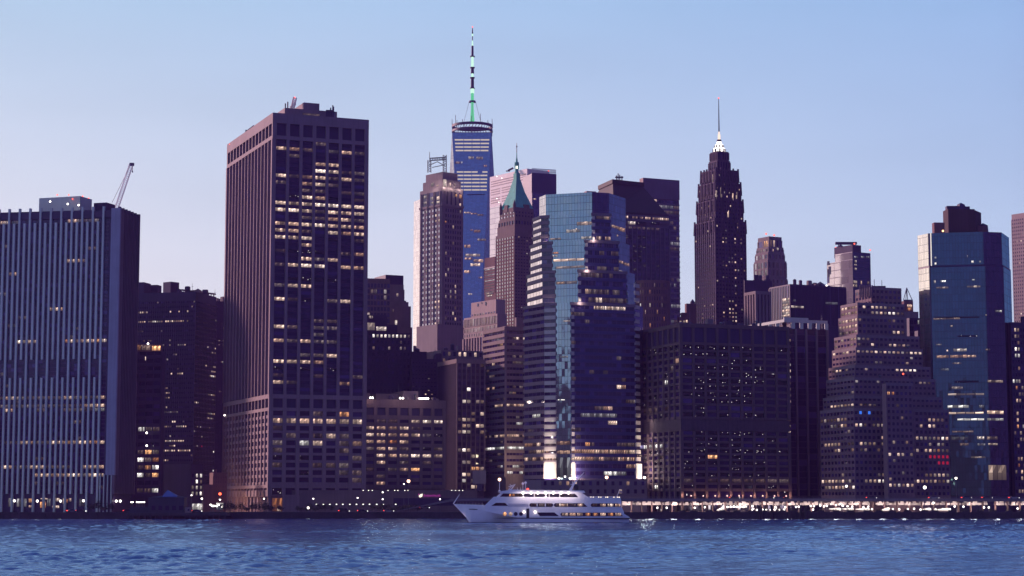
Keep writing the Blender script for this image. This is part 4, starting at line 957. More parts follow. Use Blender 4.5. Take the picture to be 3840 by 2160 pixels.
# stone corner stacks beside the glass, floodlit from below at the foot
LIT_ST = stone('light_granite', (.55, .46, .42), .6, .08)
ls = b.mat(LIT_ST)
p0, p1 = last['faces'][1]; fz = [z(1790) - 0]
v = 1160
for (pa, pb) in (last['faces'][1], (last['faces'][3][0], last['faces'][3][0] + (last['faces'][3][1] - last['faces'][3][0]).normalized() * 1.5)):
    zz1 = z(1160); k = 0
    while zz1 > z(1735):
        b.band(None, (pa, pb), zz1 - 1.9, zz1, .62, ls, .0); zz1 -= 27.3 * Y0 / F
    b.band(None, (pa, pb), z(1795), z(1738), .7, ls, .3)
pr = last['faces'][4]; e_ = (pr[1] - pr[0]).normalized()
zz1 = z(1060)
while zz1 > z(1735): b.band(None, (pr[0], pr[0] + e_ * 5.5), zz1 - 1.9, zz1, .62, ls, .0); zz1 -= 27.3 * Y0 / F
b.band(None, (pr[0], pr[0] + e_ * 6.5), z(1795), z(1738), .7, ls, .3)
for st, uu in ((steps[0], 2348), (steps[1], 2365), (steps[2], 2384)):
    for k in range(4): pass
b.lits(last, 2, [(2086, 1716, 2139, 1792, 'C'), (2088, 1655, 2138, 1668, 'w'), (2088, 1690, 2138, 1702, 'w'), (2092, 1498, 2118, 1502, 'c'), (2086, 1565, 2092, 1570, 'd')], .3)
b.lits(last, 4, [(2384, 1705, 2402, 1712, 'd')], .7)
b.band(last, 3, z(1805), z(1795), .6); 
# podium of the tower with small square windows
Tb = b.poly(1962, 1800, last['pts'][2].y - 9, [(A2, 2030), (6, 2425)], back=50); b.fac(Tb, 1, z(1806), z(1866), 14, 2, 1.9, .2, 2.0, .15, rows={0: '..mss.....s..', 1: '..........s...'}, glass=G_DARK, fill=.75, lits='s')
def off_(fc, fr_, d):
    a_, c_3 = last['faces'][fc]; pt = a_.lerp(c_3, fr_); nn_ = Vector(((c_3 - a_).y, -(c_3 - a_).x, 0)).normalized(); return pt + nn_ * d
for (fc, fr_, vv, d_, pw_) in ((1, .4, 1792, 2.4, 3000), (3, .03, 1792, 2.4, 2600), (4, .45, 1792, 2.4, 3400), (1, .4, 1755, 3.2, 2200), (3, .03, 1755, 3.2, 1900), (4, .45, 1755, 3.2, 2200), (1, .4, 1700, 4, 700), (4, .45, 1700, 4, 800), (2, .5, 1788, 2.5, 500), (1, .4, 1640, 4, 520), (4, .45, 1640, 4, 560), (3, .03, 1690, 4, 560), (3, .03, 1630, 4, 400), (1, .4, 1580, 4.5, 330), (4, .45, 1580, 4.5, 350)):
    l = bpy.data.lights.new('facade_uplight', 'POINT'); l.energy = pw_; l.color = (1, .86, .72); l.shadow_soft_size = .5
    o = bpy.data.objects.new('facade_uplight', l); C.objects.link(o); o.location = off_(fc, fr_, d_) + Vector((0, 0, z(vv)))
lampballs(b, [P(2417, 1791, last['pts'][5].y - 6), P(2096, 1794, last['pts'][2].y - 3), P(2138, 1794, last['pts'][3].y - 3)], .6, WLAMP, 'foot_floodlight')
b.finish()

# ================================================================== 16-18 behind it
VIOL = stone('violet_stone', (.115, .09, .155), .7, .22)
b = Bld('mansard_roof_tower', 'broad tower with a dark mansard roof and classical piers behind the stepped glass tower', VIOL)
Y = 1400; T = b.tier(2190, 2300, 2508, 800, Y, 22); z = lambda v: zat(v, Y)
MANS = stone('mansard_slate', (.030, .017, .030), .7, .3)
m = MB(); zr = T['z1']; pl = [T['c'], T['R'], T['B'], T['L']]; cen = sum((Vector(v) for v in pl), Vector()) / 4
t0 = P(2247, 672, Y + 18); 
tp = [(cen.x + (v.x - cen.x) * .42, cen.y + (v.y - cen.y) * .42) for v in pl]; ml = [(cen.x + (v.x - cen.x) * .97, cen.y + (v.y - cen.y) * .97) for v in pl]
q0 = P(2298, 672, Y + 12); q1 = P(2412, 672, Y + 22); q2 = P(2247, 690, Y + 40)
tp = [(q0.x, q0.y), (q1.x, q1.y + 4), (q1.x - 8, q1.y + 40), (q2.x, q2.y)]
zt_ = zat(690, Y + 14)
m.prism([v[:2] for v in pl], zr, zr + 1.5); m.prism(ml, zr + 1.5, zt_, 0, False, False, tp)
tq = [(a * 1.0, c - .0) for a, c in tp]; ce = (sum(a for a, _ in tp) / 4, sum(c for _, c in tp) / 4)
tq = [(ce[0] + (a - ce[0]) * 1.06, ce[1] + (c - ce[1]) * 1.06) for a, c in tp]; m.prism(tq, zt_, zt_ + 3.0); b.part('mansard_roof', m, MANS)
m = MB()
for u, v in ((2312, 658), (2318, 650), (2324, 655), (2332, 660)): qq = P(u, v, Y + 30); m.tube((qq.x, qq.y, zt_), qq, .4, n=4)
qq = P(2312, 662, Y + 30); m.box(qq.x - 1, qq.x + 5, qq.y, qq.y + 1, qq.z - 1, qq.z); b.part('antenna', m, STEEL)
p, q = T['faces']['R']
b.fac(T, 'R', z(806), z(816), 30, 1, .35, .3, .2, .2, prob=.9, lits='s', glass=G_DARK)
b.band(T, 'R', z(828), z(818), .9)
b.fac(T, 'R', z(845), z(1230), 12, 22, .8, .7, 1.5, .2, prob=.05, lits='p', glass=G_MID, rows={0: '..dddddddd..', 2: '..pp.pp.....', 4: '.pp.ppp.....', 5: 'pp..pp......', 6: '.p..pp......', 7: 'pp.ppp......', 9: '.pp.p.......', 12: '..p.p.......', 14: '.pp.pp......'}, smi=b.mat(DARKST))
b.lits(T, 'R', [(2352, 830, 2380, 841, 'd'), (2384, 831, 2420, 842, 'p'), (2440, 832, 2472, 842, 'p')], 1.0); clutter(b, Ts, 0, 1) if False else None
pm = MB(); b.tier(2190, 2200, 2236, 716, Y + 60, 20, T['z1'], pm); b.part('penthouse', pm, PINK)
b.finish()
b = Bld('flat_slab_tower', 'plain slab tower with a blank top band right of the mansard roof', DARKST)
Y = 1600; T = b.tier(2400, 2413, 2545, 668, Y, 24); z = lambda v: zat(v, Y)
b.band(T, 'L', GROUND, T['z1'] + .3, .3, b.mat(PINK)); b.band(T, 'R', z(742), T['z1'] + .3, .5, b.mat(VIOL))
b.fac(T, 'R', z(745), z(1215), 12, 24, .2, .2, 1.5, .4, rows={0: '.d..........', 1: '...dCCCCCCdd', 2: '......dddddd', 4: '........dd..', 9: '.......ddddd', 8: '......CCCCCC', 16: '........C.C.', 23: '.......CCCdC', 13: '.......d....', 20: '.........CCC'}, prob=.10, lits='dC', glass=G_MID, smi=b.mat(VIOL))
b.lits(T, 'R', [(2452, 748, 2462, 756, 's')], .6)
b.finish()
b = Bld('rounded_brown_block', 'dark brown block with a curved front and a few lit windows below the mansard tower', BRICK)
Y = 1240; z = lambda v: zat(v, Y)
T = b.poly(2388, 1052, Y + 8, [(-30, 2415), (-8, 2450), (8, 2478), (30, 2500), (55, 2512)], back=30)
for k, (i, j) in enumerate(((0, 3), (1, 4), (2, 3), (3, 3))):
    b.fac(T, i, z(1058), z(1235), j, 7, 1.0, .25, 1.7, .2, rows=[{3: '.c.', 1: '', 6: 's..'}, {1: '..o.', 2: '', 3: '..B.'.replace('.c', '.'), 4: 's...', 6: '..o.'}, {4: '.o.'}, {5: '.o.'}][k], prob=.05, lits='m', glass=G_DARK, fill=.7)
b.lits(T, 1, [(2420, 1030, 2440, 1030.5, 'd')], .2) if False else None
b.finish()

# ================================================================== 20 wide dark gridded block
b = Bld('wide_dark_gridded_block', 'wide dark grid-fronted block on the waterfront sprinkled with pinpoint ceiling lights', stone('plum_concrete', (.125, .078, .085), .8, .25))
Y = 960; T = b.tier(2410, 2552, 2951, 1215, Y, 20.5); z = lambda v: zat(v, Y)
pin = {0: 'pppppp.pp', 1: 'dppp.p...'.replace('d', 'p'), 3: '.pppp.p..', 4: 'p.pp.ppp.', 5: '.pppppp.p', 6: '.pppp....', 7: 'pppppp...', 8: '..pppp...', 9: '.p.......', 10: 'pp.p.pp..'}
pin2 = {0: '.pppppp..', 1: '.pp.p..p.', 2: 'ppppp.p..', 3: 'ppppppppp', 4: '.pw.p....'.replace('w', 'o'), 5: 'ppp.ppp..', 6: 'p...p.p..', 7: 'pppppppp.', 8: 'd.ddddddd'.replace('d.', 'd.'), 9: 'pp.ppppp.'}
for sd_2, nb_, pw_ in (('R', 9, 1.2), ('L', 7, 1.3)):
    b.band(T, sd_2, z(1226), T['z1'] + .4, .9); b.band(T, sd_2, z(1292), z(1282), .92)
    b.fac(T, sd_2, z(1226), z(1282), nb_, 1, pw_, .88, 0, 0, glass=DKGREY)
    b.fac(T, sd_2, z(1292), z(1570), nb_, 11, pw_, .9, 1.15, .4, rows=pin if sd_2 == 'R' else {0: '.ppp.pp', 2: '......s', 4: 'p...p..', 5: '..p.c..', 3: '.....d.', 9: 'ddd.d..'}, prob=.15, lits='p', glass=G_DARK)
    b.band(T, sd_2, z(1614), z(1572), .55, b.mat(stone('louvre_panel', (.085, .055, .07), .8, .3, .6)))
    b.fac(T, sd_2, z(1616), z(1840), nb_, 10, pw_, .9, 1.15, .4, rows=pin2 if sd_2 == 'R' else {2: 'cccc...', 3: '.pp.pp.', 4: 'd..d...', 8: '...dd.p', 9: 'p.c.p.p'}, prob=.15, lits='p', glass=G_DARK)
    b.fac(T, sd_2, z(1842), GROUND + .05, nb_, 1, pw_, .9, .3, .2, glass=G_DARK, prob=.3, lits='p')
clutter(b, T, 14, 21, 3)
for i in range(24): 
    qq = P(2957, 1276 + i * 23, 983); b.win.append(([qq + Vector((0, 0, -.6)), qq + Vector((1.2, .8, -.6)), qq + Vector((1.2, .8, .6)), qq + Vector((0, 0, .6))], LITM['m' if i % 5 else 's'], 'm', random.random(), Vector((.5, -.8, 0))))
for k in range(10):
    l = bpy.data.lights.new('column_uplight', 'POINT'); l.energy = 260; l.color = (1, .6, .4); l.shadow_soft_size = .3
    o = bpy.data.objects.new('column_uplight', l); C.objects.link(o); a = T['c'].lerp(T['R'], k / 9); o.location = (a.x, a.y - 2.2, 11.0)
b.finish()

# ================================================================== 21 block with open roof frame
b = Bld('colonnade_crown_block', 'dark block crowned by an open pale blue concrete frame behind the wide gridded block', DARKST)
Y = 1025; T = b.tier(2760, 2943, 3099, 1228, Y, 22); z = lambda v: zat(v, Y)
fm = MB(); zA, zB = z(1228), z(1197)
for sd_2, nn in (('R', 5), ('L', 7)):
    p, q = T['faces'][sd_2]
    b.band(T, sd_2, z(1208), zB, .5, 0, mb=fm)
    for i in range(nn + 1): a = p.lerp(q, i / nn); fm.box(a.x - .9, a.x + .9, a.y - .6, a.y + 1.2, zA - .5, z(1208))
p, q = T['faces']['R']; b.band(T, (p.lerp(q, 0), p.lerp(q, .52)), z(1208) - .1, z(1190), .8, 0, mb=fm)
b.part('roof_frame', fm, PALE)
b.fac(T, 'R', zA - .6, z(1860), 4, 28, 1.0, .9, .3, .1, glass=G_DARK, prob=.0, mi=b.mat(LIME), smi=0); b.fac(T, 'L', zA - .6, z(1500), 8, 14, 1.0, .9, .9, .2, glass=G_DARK)
b.finish()
b = Bld('dark_brown_slab', 'dark brown slab with a column of scattered lit windows left of the stepped tan block', BRICK)
Y = 1040; T = b.tier(3020, 3036, 3104, 1238, Y, 18); z = lambda v: zat(v, Y)
b.fac(T, 'R', z(1245), z(1860), 6, 27, .5, .25, 1.4, .2, rows={3: '..ssss', 4: '..ssss', 5: '....m.', 6: '....m.', 8: '....B.', 13: '.....m', 15: '.....s', 17: '...os.', 18: '...B..', 19: '..Bm..', 21: '..mm..', 22: '.....o', 23: '...m..', 24: '..mmm.', 25: '.mmm..', 26: 'ssm.ss'}, prob=.06, lits='m', glass=G_DARK, fill=.8)
clutter(b, T, 5, 24); b.finish()

# ================================================================== 22 slim stepped tower with glowing crown
DECO = stone('deco_dark_brick', (.066, .038, .085), .85, .25)
b = Bld('crowned_deco_tower', 'slim dark art deco skyscraper with a glowing white crown and a long needle spire', DECO)
Yc = 1330; xc = P(2698, 640, Yc).x; ph = radians(28); eR = Vector((cos(ph), sin(ph), 0)); eL = Vector((-sin(ph), cos(ph), 0)); z = lambda v: zat(v, Yc)
prev = GROUND; kk = cos(ph) + sin(ph)
def ctier(hw_px, v, z0, mb=None, dx=0, ratio=1.0, mi=0):
    hw = hw_px / F * Yc / kk; cc = Vector((xc + dx / F * Yc, Yc, 0)); c0 = cc - eR * hw - eL * hw * ratio
    return b.boxt(c0, eR, eL, 2 * hw, 2 * hw * ratio, z0, z(v), mb, mi)
T1 = ctier(92, 838, GROUND); T2 = ctier(83, 760, T1['z1']); T3 = ctier(76, 695, T2['z1']); T4 = ctier(67, 646, T3['z1'])
lr = {}
rg = random.Random(5)
def rnd_rows(n, w, p, ch='ssm'): return {j: ''.join(rg.choice(ch) if rg.random() < p else '.' for _ in range(w)) for j in range(n)}
R1 = rnd_rows(27, 9, .1); R1.update({4: '..sB.s.s.', 5: '..ss.m.s.', 8: '.....s...', 10: '..m.ms...', 12: '.....Bm.s'.replace('B', 's'), 14: '..mm.s...', 18: '.....s...', 21: '.....s...', 23: '..s.ss...', 24: '..s.sB...'})
for T_, vt, vb, nf in ((T1, 842, 1235, 27), (T2, 763, 836, 5), (T3, 698, 757, 4), (T4, 650, 692, 3)):
    for sd_2 in ('R', 'L'):
        big = T_ is T1
        b.fac(T_, sd_2, z(vt), z(vb), 10, nf, .95, .45, 1.5, .15, rows=R1 if big and sd_2 == 'R' else None, prob=.10 if not big else .07, lits='ssm', glass=G_DARK, fill=.75)
        b.band(T_, sd_2, z(vt), T_['z1'] + .3, .48)
# projecting centre bays and shoulders
for hw, v0, ratio, dx in ((30, 815, 3.2, 6),):
    pass
m = MB()
for f in (.0, .22, .40, .60, .78, 1.0):
    for T_ in (T1, T2, T3, T4):
        for sd_2 in ('R', 'L'):
            p, q = T_['faces'][sd_2]; a = p.lerp(q, f); n = Vector(((q - p).y, -(q - p).x, 0)).normalized(); a = a + n * .3
            m.tube((a.x, a.y, T_['z1'] - 8), (a.x, a.y, T_['z1'] + 1.5), 1.0, .6, n=4)
b.part('shoulder_pinnacles', m, DECO)
T5 = ctier(42, 640, T4['z1']); T6 = ctier(39, 606, T5['z1'] - 6); T7 = ctier(34, 572, T6['z1']); 
for T_, vt, vb in ((T6, 612, 642), (T7, 576, 604)):
    for sd_2 in ('R', 'L'): b.fac(T_, sd_2, z(vt), z(vb), 5, 1, .8, .4, .5, .1, glass=G_DARK)
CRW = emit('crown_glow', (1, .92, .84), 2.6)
m = MB(); cc = (xc, Yc)
px = Yc / F
m.lathe(cc, [(23 * px, z(570)), (22 * px, z(556)), (17 * px, z(555)), (16 * px, z(543)), (11 * px, z(542)), (9 * px, z(531)), (.01, z(530))], 8, smooth=False); b.part('glowing_crown', m, CRW)
m = MB()
for i in range(8):
    a = 2 * pi * i / 8; m.box(xc + 22.5 * px * cos(a) - .5, xc + 22.5 * px * cos(a) + .5, Yc + 22.5 * px * sin(a) - .5, Yc + 22.5 * px * sin(a) + .5, z(572), z(560))
    m.box(xc + 16.5 * px * cos(a) - .4, xc + 16.5 * px * cos(a) + .4, Yc + 16.5 * px * sin(a) - .4, Yc + 16.5 * px * sin(a) + .4, z(556), z(546))
m.lathe(cc, [(9.5 * px, z(532)), (8 * px, z(524)), (.1, z(523))], 8, smooth=False); b.part('crown_piers', m, DECO)
m = MB(); m.lathe(cc, [(5 * px, z(523)), (5 * px, z(505)), (3 * px, z(503)), (2.5 * px, z(494)), (.01, z(493))], 8, smooth=False); b.part('lantern', m, emit('crown_lantern_glow', (1, .75, .6), 1.3))
m = MB(); m.tube((xc, Yc, z(494)), (xc, Yc, z(370)), .5, .22, n=6); b.part('spire', m, STEEL); lampballs(b, [Vector((xc, Yc, z(368)))], .5)
b.lits(T3, 'R', [(2700, 703, 2706, 740, 's'), (2744, 725, 2748, 755, 's'), (2758, 720, 2762, 755, 's')], .6); b.lits(T4, 'L', [(2672, 655, 2676, 690, 's')], .6); b.lits(T3, 'L', [(2684, 715, 2690, 750, 's')], .6); b.lits(T2, 'R', [(2726, 790, 2731, 815, 's')], .6)
b.finish()
b = Bld('small_brick_tower', 'small brick block with a roof tank at the left foot of the crowned deco tower', BRICK)
T = b.tier(2572, 2574, 2612, 1138, 1280, 10); m = MB(); q = P(2597, 1133, 1284); m.tube((q.x, q.y, T['z1']), q, 1.6, n=8); m.tube(q, (q.x, q.y, q.z + 2), 1.6, .1, n=8); b.part('roof_tank', m, DARKST)
T2 = b.tier(2545, 2546, 2585, 1188, 1260, 10); T3 = b.tier(2556, 2558, 2575, 1172, 1270, 10)
b.lits(T2, 'R', [(2549, 1203, 2556, 1213, 'm'), (2562, 1202, 2568, 1212, 'm'), (2572, 1200, 2578, 1212, 's')], .2); b.finish()

# ================================================================== 24-27
b = Bld('stepped_limestone_tower', 'small stepped limestone tower with a lit top colonnade right of the crowned deco tower', LIME)
Yc = 1600; z = lambda v: zat(v, Yc)
T1 = b.tier(2824, 2878, 2953, 1040, Yc, 30); T2 = b.tier(2827, 2879, 2949, 975, Yc + 3, 30, T1['z1']); T3 = b.tier(2832, 2880, 2942, 946, Yc + 5, 30, T2['z1']); T4 = b.tier(2837, 2882, 2938, 924, Yc + 7, 30, T3['z1']); T5 = b.tier(2842, 2884, 2931, 886, Yc + 9, 30, T4['z1'])
for T_, vt, vb, nf in ((T2, 980, 1036, 2), (T1, 1046, 1085, 2), (T3, 950, 972, 1), (T4, 928, 944, 1)):
    b.fac(T_, 'L', z(vt), z(vb), 4, nf, 1.4, .3, 1.4, .2, glass=G_REF, prob=.5, lits='m', fill=.7); b.fac(T_, 'R', z(vt), z(vb), 5, nf, 1.5, .3, 1.4, .2, glass=G_DARK, prob=.05, lits='s', fill=.6)
b.fac(T5, 'L', z(896), z(922), 2, 1, 2, .4, .4, .2, glass=G_DARK, rows={0: '.o'}); b.fac(T5, 'R', z(894), z(922), 4, 1, 1.5, .4, .4, .2, glass=G_DARK, rows={0: 'wb..'})
b.lits(T4, 'R', [(2912, 929, 2918, 938, 'B'), (2886, 1010, 2889, 1020, 's'), (2899, 1011, 2902, 1020, 's')], .5)
lampballs(b, [P(2873, 877, Yc + 12), P(2903, 882, Yc + 16)], .8); b.finish()
b = Bld('pale_ribbed_block', 'small block with pale vertical ribs under a dark roof block beside the crowned deco tower', LIME)
Y = 1250; T = b.tier(2796, 2835, 2886, 1093, Y, 24); z = lambda v: zat(v, Y); b.fac(T, 'L', z(1103), z(1220), 4, 1, 1.4, .8, .2, .2, glass=G_DARK); b.fac(T, 'R', z(1103), z(1220), 4, 1, 1.4, .8, .2, .2, glass=G_DARK)
b.band(T, 'L', z(1103), T['z1'] + .3, .85); b.band(T, 'R', z(1103), T['z1'] + .3, .83); b.finish()
b = Bld('black_plain_block', 'plain black block with no windows just right of the crowned deco tower', BLACK)
T = b.tier(2788, 2792, 2895, 1050, 1300, 14); clutter(b, T, 6, 25); b.finish()
b = Bld('wide_black_glass_block', 'wide low black glass block with one lit panel of windows on its left face', BLACK)
Y = 1255; T = b.tier(2884, 2962, 3172, 1065, Y, 25); z = lambda v: zat(v, Y)
b.fac(T, 'L', z(1070), z(1215), 13, 1, .22, .35, .2, .1, glass=G_MID, mi=b.mat(PINK)); b.fac(T, 'R', z(1070), z(1215), 40, 1, .16, .25, .2, .1, glass=G_DARK)
b.lits(T, 'L', [(2936, 1121, 2962, 1131, 'w'), (2936, 1132, 2962, 1141, 'd'), (2936, 1142, 2962, 1151, 'w'), (2936, 1152, 2962, 1162, 'd'), (2936, 1163, 2962, 1172, 'w'), (2936, 1173, 2962, 1182, 'd'), (2932, 1183, 2962, 1189, 'w')], .4)  # panel built from emissive window panes
b.lits(T, 'R', [(2972, 1123, 2982, 1131, 'C'), (2965, 1146, 3012, 1154, 'd'), (3094, 1132, 3140, 1141, 'C')], .4); lampballs(b, [P(3093, 1130, 1275)], .7, WLAMP, 'roof_light')
pm = MB(); q = P(3076, 1070, 1290); m = MB(); m.lathe((q.x, q.y), [(5.5, T['z1'] - .2), (5.5, q.z - 1), (.01, zat(1056, 1290))], 4, smooth=False); b.part('roof_hut', m, DARKST)
clutter(b, T, 9, 23)
lampballs(b, [P(3071, 1071, 1284), P(3100, 1072, 1288), P(3106, 1072, 1288)], .6, WLAMP, 'roof_light'); b.finish()
b = Bld('pale_panel_tower', 'pale pink panelled tower with a dark blue glass right face and rooftop plant', WHITE)
Y = 1450; T = b.tier(3101, 3197, 3264, 973, Y, 32); z = lambda v: zat(v, Y)
b.skin(T, 'L', GROUND, T['z1'], curtain('pale_tower_panels', (.5, .42, .44), .6, (1, .93, .93), 8, 5.5, .5, (.3, .25, .28), .003))
m = MB(); T2 = b.tier(3131, 3197, 3264, 944, Y + .5, 32, T['z1'] - .2, m); T3 = b.tier(3131, 3197, 3226, 919, Y + 1, 32, T2['z1'] - .2, m); b.part('upper_block', m, WHITE)
b.skin(T2, 'L', T['z1'] + .3, T2['z1'] - .3, curtain('pale_tower_panels', (.5, .42, .44), .35, (1, .95, .95), 8, 5.5, .5)); b.band(T3, 'L', z(958), T3['z1'] + .2, .4, b.mat(DARKST)); b.band(T3, 'R', z(958), T3['z1'] + .2, .4, b.mat(DARKST))
b.skin(T, 'R', GROUND, T2['z1'], curtain('deep_blue_glass', (.008, .012, .04), .22, (.5, .6, 1), 1.5, 3.8), off=.14)
b.lits(T, 'R', [(3202, 960, 3216, 967, 'C'), (3228, 960, 3240, 967, 'C'), (3248, 960, 3260, 967, 'C'), (3203, 975, 3211, 984, 'm'), (3203, 990, 3212, 996, 'm'), (3202, 1004, 3212, 1012, 'm'), (3200, 1052, 3213, 1062, 's'), (3227, 1053, 3231, 1066, 's'), (3252, 1055, 3263, 1066, 'm'), (3198, 1066, 3213, 1076, 'm')], .3)
b.lits(T, 'L', [(3103, 980, 3112, 995, '.'), (3104, 1010, 3111, 1040, '.'), (3108, 1000, 3116, 1030, '.'), (3103, 1040, 3110, 1062, '.')], .3)
m = MB(); q = P(3174, 913, Y + 12); m.box(q.x - 8, q.x + 8, q.y, q.y + 3, q.z - .6, q.z + 1.2); m.tube((q.x - 6, q.y, T3['z1']), (q.x - 6, q.y, q.z), .3, n=4); m.tube((q.x + 6, q.y, T3['z1']), (q.x + 6, q.y, q.z), .3, n=4)
q = P(3152, 926, Y + 20); m.lathe((q.x, q.y), [(3, T3['z1'] - 4), (3, q.z), (.1, q.z + 2)], 6); b.part('roof_plant', m, DARKST)
lampballs(b, [P(3134, 929, Y + 30), P(3204, 914, Y), P(3263, 938, Y + 20)], .6); b.finish()

# ================================================================== 28 stepped tan ziggurat
b = Bld('ziggurat_tan_block', 'broad tan wedding-cake block stepping up in many setbacks with rows of small lit windows', stone('tan_masonry', (.195, .122, .148), .85, .22))
z = lambda v: zat(v, 955)
tiers_ = [  # uL, uC, uR, vtop, vbottom, Y, rows of light
    (3209, 3267, 3378, 1080, 1150, 1010, {0: '..........', 3: '.........'}, {}),
    (3154, 3216, 3390, 1138, 1186, 998, {0: '.s.sssssmm..', 1: '...s.mmsBBBmm'.replace('.m', 'm')}, {0: 'sssss', 1: 'sssss'}),
    (3146, 3216, 3391, 1186, 1258, 994, {0: 's.......mm..', 2: '.........sss'}, {0: 'mssss', 1: 'sssss', 2: 'mmmms'}),
    (3130, 3212, 3446, 1258, 1306, 986, {0: 'mm.........', 1: 's..s...mssmsm..'}, {0: 's.s..ss', 1: 'm....s.'}),
    (3122, 3210, 3458, 1306, 1372, 980, {0: 'smssBsmssmsss', 2: '...mm....s..'}, {0: 's..ss..'}),
    (3109, 3206, 3487, 1372, 1418, 974, {0: '..s......sssBB...'}, {0: '.mss.m..'}),
    (3100, 3204, 3506, 1418, 1486, 968, {0: 'm...m.......mm.'}, {}),
    (3088, 3203, 3533, 1486, 1533, 962, {1: '.mmm.............'}, {1: '..sssssss'}),
    (3076, 3202, 3556, 1533, 1868, 955, {0: '.u.u.................', 1: '................ssmm.', 2: 'sBm.msm..s.s..s.ss...', 4: '......s.s..mssmsmssBs'.replace('mss', 'mms'), 5: '.smss.m.....m...m.Bm.', 6: '.mm..s......ss.sssomm', 7: '................rrrrr', 8: '..................rrr', 10: '.....mmssmm....smsssm', 11: '..mssBBsssBsssssssssB'.replace('..m', '..s')}, {1: 'mmsmsss..', 2: '...mmss..', 5: '.ssss..mm', 6: '....s...s', 10: '.....s...', 11: 'ssssssmm.', 12: '.sssssssB'})]
for i, (uL, uC, uR, vt, vb, Yt, rR, rL) in enumerate(tiers_):
    T = b.tier(uL, uC, uR, vt, Yt, 20); zt_ = T['z1']; zb_ = zat(vb, Yt); nf = max(1, round((vb - vt) / 24))
    if i == 8:
        nf = 14
    nbR = max(5, round((uR - uC) / 16.2)); nbL = max(4, round((uC - uL) / 12.5))
    b.fac(T, 'R', zt_ - 1.0, zb_, nbR, nf, .85, .22, 1.5, .14, rows=rR, prob=.02, lits='m', glass=G_DARK, fill=.85)
    b.fac(T, 'L', zt_ - 1.0, zb_, nbL, nf, .8, .22, 1.5, .14, rows=rL, prob=.03, lits='m', glass=G_DARK, fill=.85)
    if i in (4, 6, 7): clutter(b, T, 4, 30 + i, 2.2)
    b.band(T, 'R', zt_ - 1.0, zt_ + .5, .25, b.mat(LIME)); b.band(T, 'L', zt_ - 1.0, zt_ + .5, .24, b.mat(LIME))
Tw = b.tier(3318, 3323, 3420, 1438, 948, 20); b.fac(Tw, 'R', Tw['z1'] - 1, zat(1860, 948), 6, 18, .9, .25, 1.5, .15, rows={1: 'oo....', 9: '.s..s.', 11: 's.ss.s', 16: 'ssBsss'}, prob=.05, lits='m', fill=.85); b.band(Tw, 'R', Tw['z1'] - 1, Tw['z1'] + .5, .28, b.mat(LIME))
m = MB()
for i in range(8): q = P(3215 + i * 6.5, 1078, 1012 + i * .3); m.box(q.x - .35, q.x + .35, q.y - 8, q.y - 7.5, q.z - 6, q.z + .3)
q = P(3300, 1072, 1030); m.box(q.x - 4, q.x + 3, q.y, q.y + 3, q.z - 1.5, q.z); m.tube((q.x - 3, q.y, q.z), (q.x - 3, q.y, q.z + 3.5), .15, n=4); m.tube((q.x + 1, q.y, q.z), (q.x + 1, q.y, q.z + 3), .15, n=4); b.part('roof_plant', m, DARKST)
clutter(b, T, 0, 1)
lampballs(b, [P(3468, 1828, 946)], .8, WLAMP, 'wall_floodlight'); lampballs(b, [P(3387, 1402, 974)], .5, None); b.finish()
b = Bld('grey_blank_block', 'pale blank-walled block with a lit brick hut right of the stepped tan block', LIME)
Y = 1150; T = b.tier(3384, 3392, 3444, 1168, Y, 12); m = MB(); T2 = b.tier(3388, 3390, 3424, 1128, Y + 8, 12, T['z1'], m); b.part('roof_hut', m, BRICK); b.lits(T2, 'R', [(3402, 1142, 3419, 1152, 'w'), (3402, 1154, 3419, 1164, 'o')], .2)
m = MB(); ap = P(3400, 1079, Y + 12)
for u in (3388, 3397, 3404, 3421): q = P(u, 1126, Y + 10 + (u % 3) * 2); m.tube(q, ap, .22, n=4)
q0, q1 = P(3388, 1126, Y + 9), P(3423, 1126, Y + 9); m.tube(q0, q1, .4, n=4); b.part('antenna_frame', m, STEEL); b.finish()
b = Bld('dark_gap_block', 'dark block squeezed between the stepped tan block and the green glass tower', BLACK)
Y = 1080; T = b.tier(3400, 3410, 3500, 1192, Y, 15); b.fac(T, 'R', T['z1'] - 1, zat(1860, Y), 6, 26, .3, .2, 1.3, .3, rows={0: '..cccc', 1: '', 2: '..dd..', 5: '..dd..', 7: '..ddd.', 8: '...dd.'}, prob=.03, lits='d', glass=G_DARK); T2 = b.tier(3440, 3442, 3492, 1240, Y - 12, 15); b.finish()

# ================================================================== 29 green glass tower
b = Bld('green_glass_tower', 'dark green glass tower with a bright left facet and brown rooftop blocks', DKGREY)
Y = 1000; z = lambda v: zat(v, Y)
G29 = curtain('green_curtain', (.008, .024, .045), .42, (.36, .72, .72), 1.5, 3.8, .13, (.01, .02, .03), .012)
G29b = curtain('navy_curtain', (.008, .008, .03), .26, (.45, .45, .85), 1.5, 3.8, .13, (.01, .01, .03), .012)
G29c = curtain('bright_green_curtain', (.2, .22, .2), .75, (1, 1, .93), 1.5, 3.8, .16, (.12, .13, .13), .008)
Ta = b.poly(3441, 884, Y + 14, [(-68, 3480), (-30, 3492), (-12, 3686), (14, 3755), (66, 3783)], z0=z(1012), back=20)
Tb = b.poly(3444, 1005, Y + 13, [(-68, 3484), (-30, 3489), (-12, 3694), (14, 3762), (66, 3790)], back=20)
for T_, za, zb_ in ((Ta, z(1005), Ta['z1']), (Tb, z(1860), z(1000))):
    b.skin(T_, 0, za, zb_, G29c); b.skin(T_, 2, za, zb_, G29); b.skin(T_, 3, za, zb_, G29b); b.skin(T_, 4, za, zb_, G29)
lr = [(3505, 963, 3511, 970, 'B'), (3505, 985, 3511, 993, 'B'), (3643, 978, 3651, 986, 'B'), (3627, 957, 3629, 965, 'm'), (3672, 978, 3678, 985, 'B')]; b.lits(Ta, 2, lr, .2)
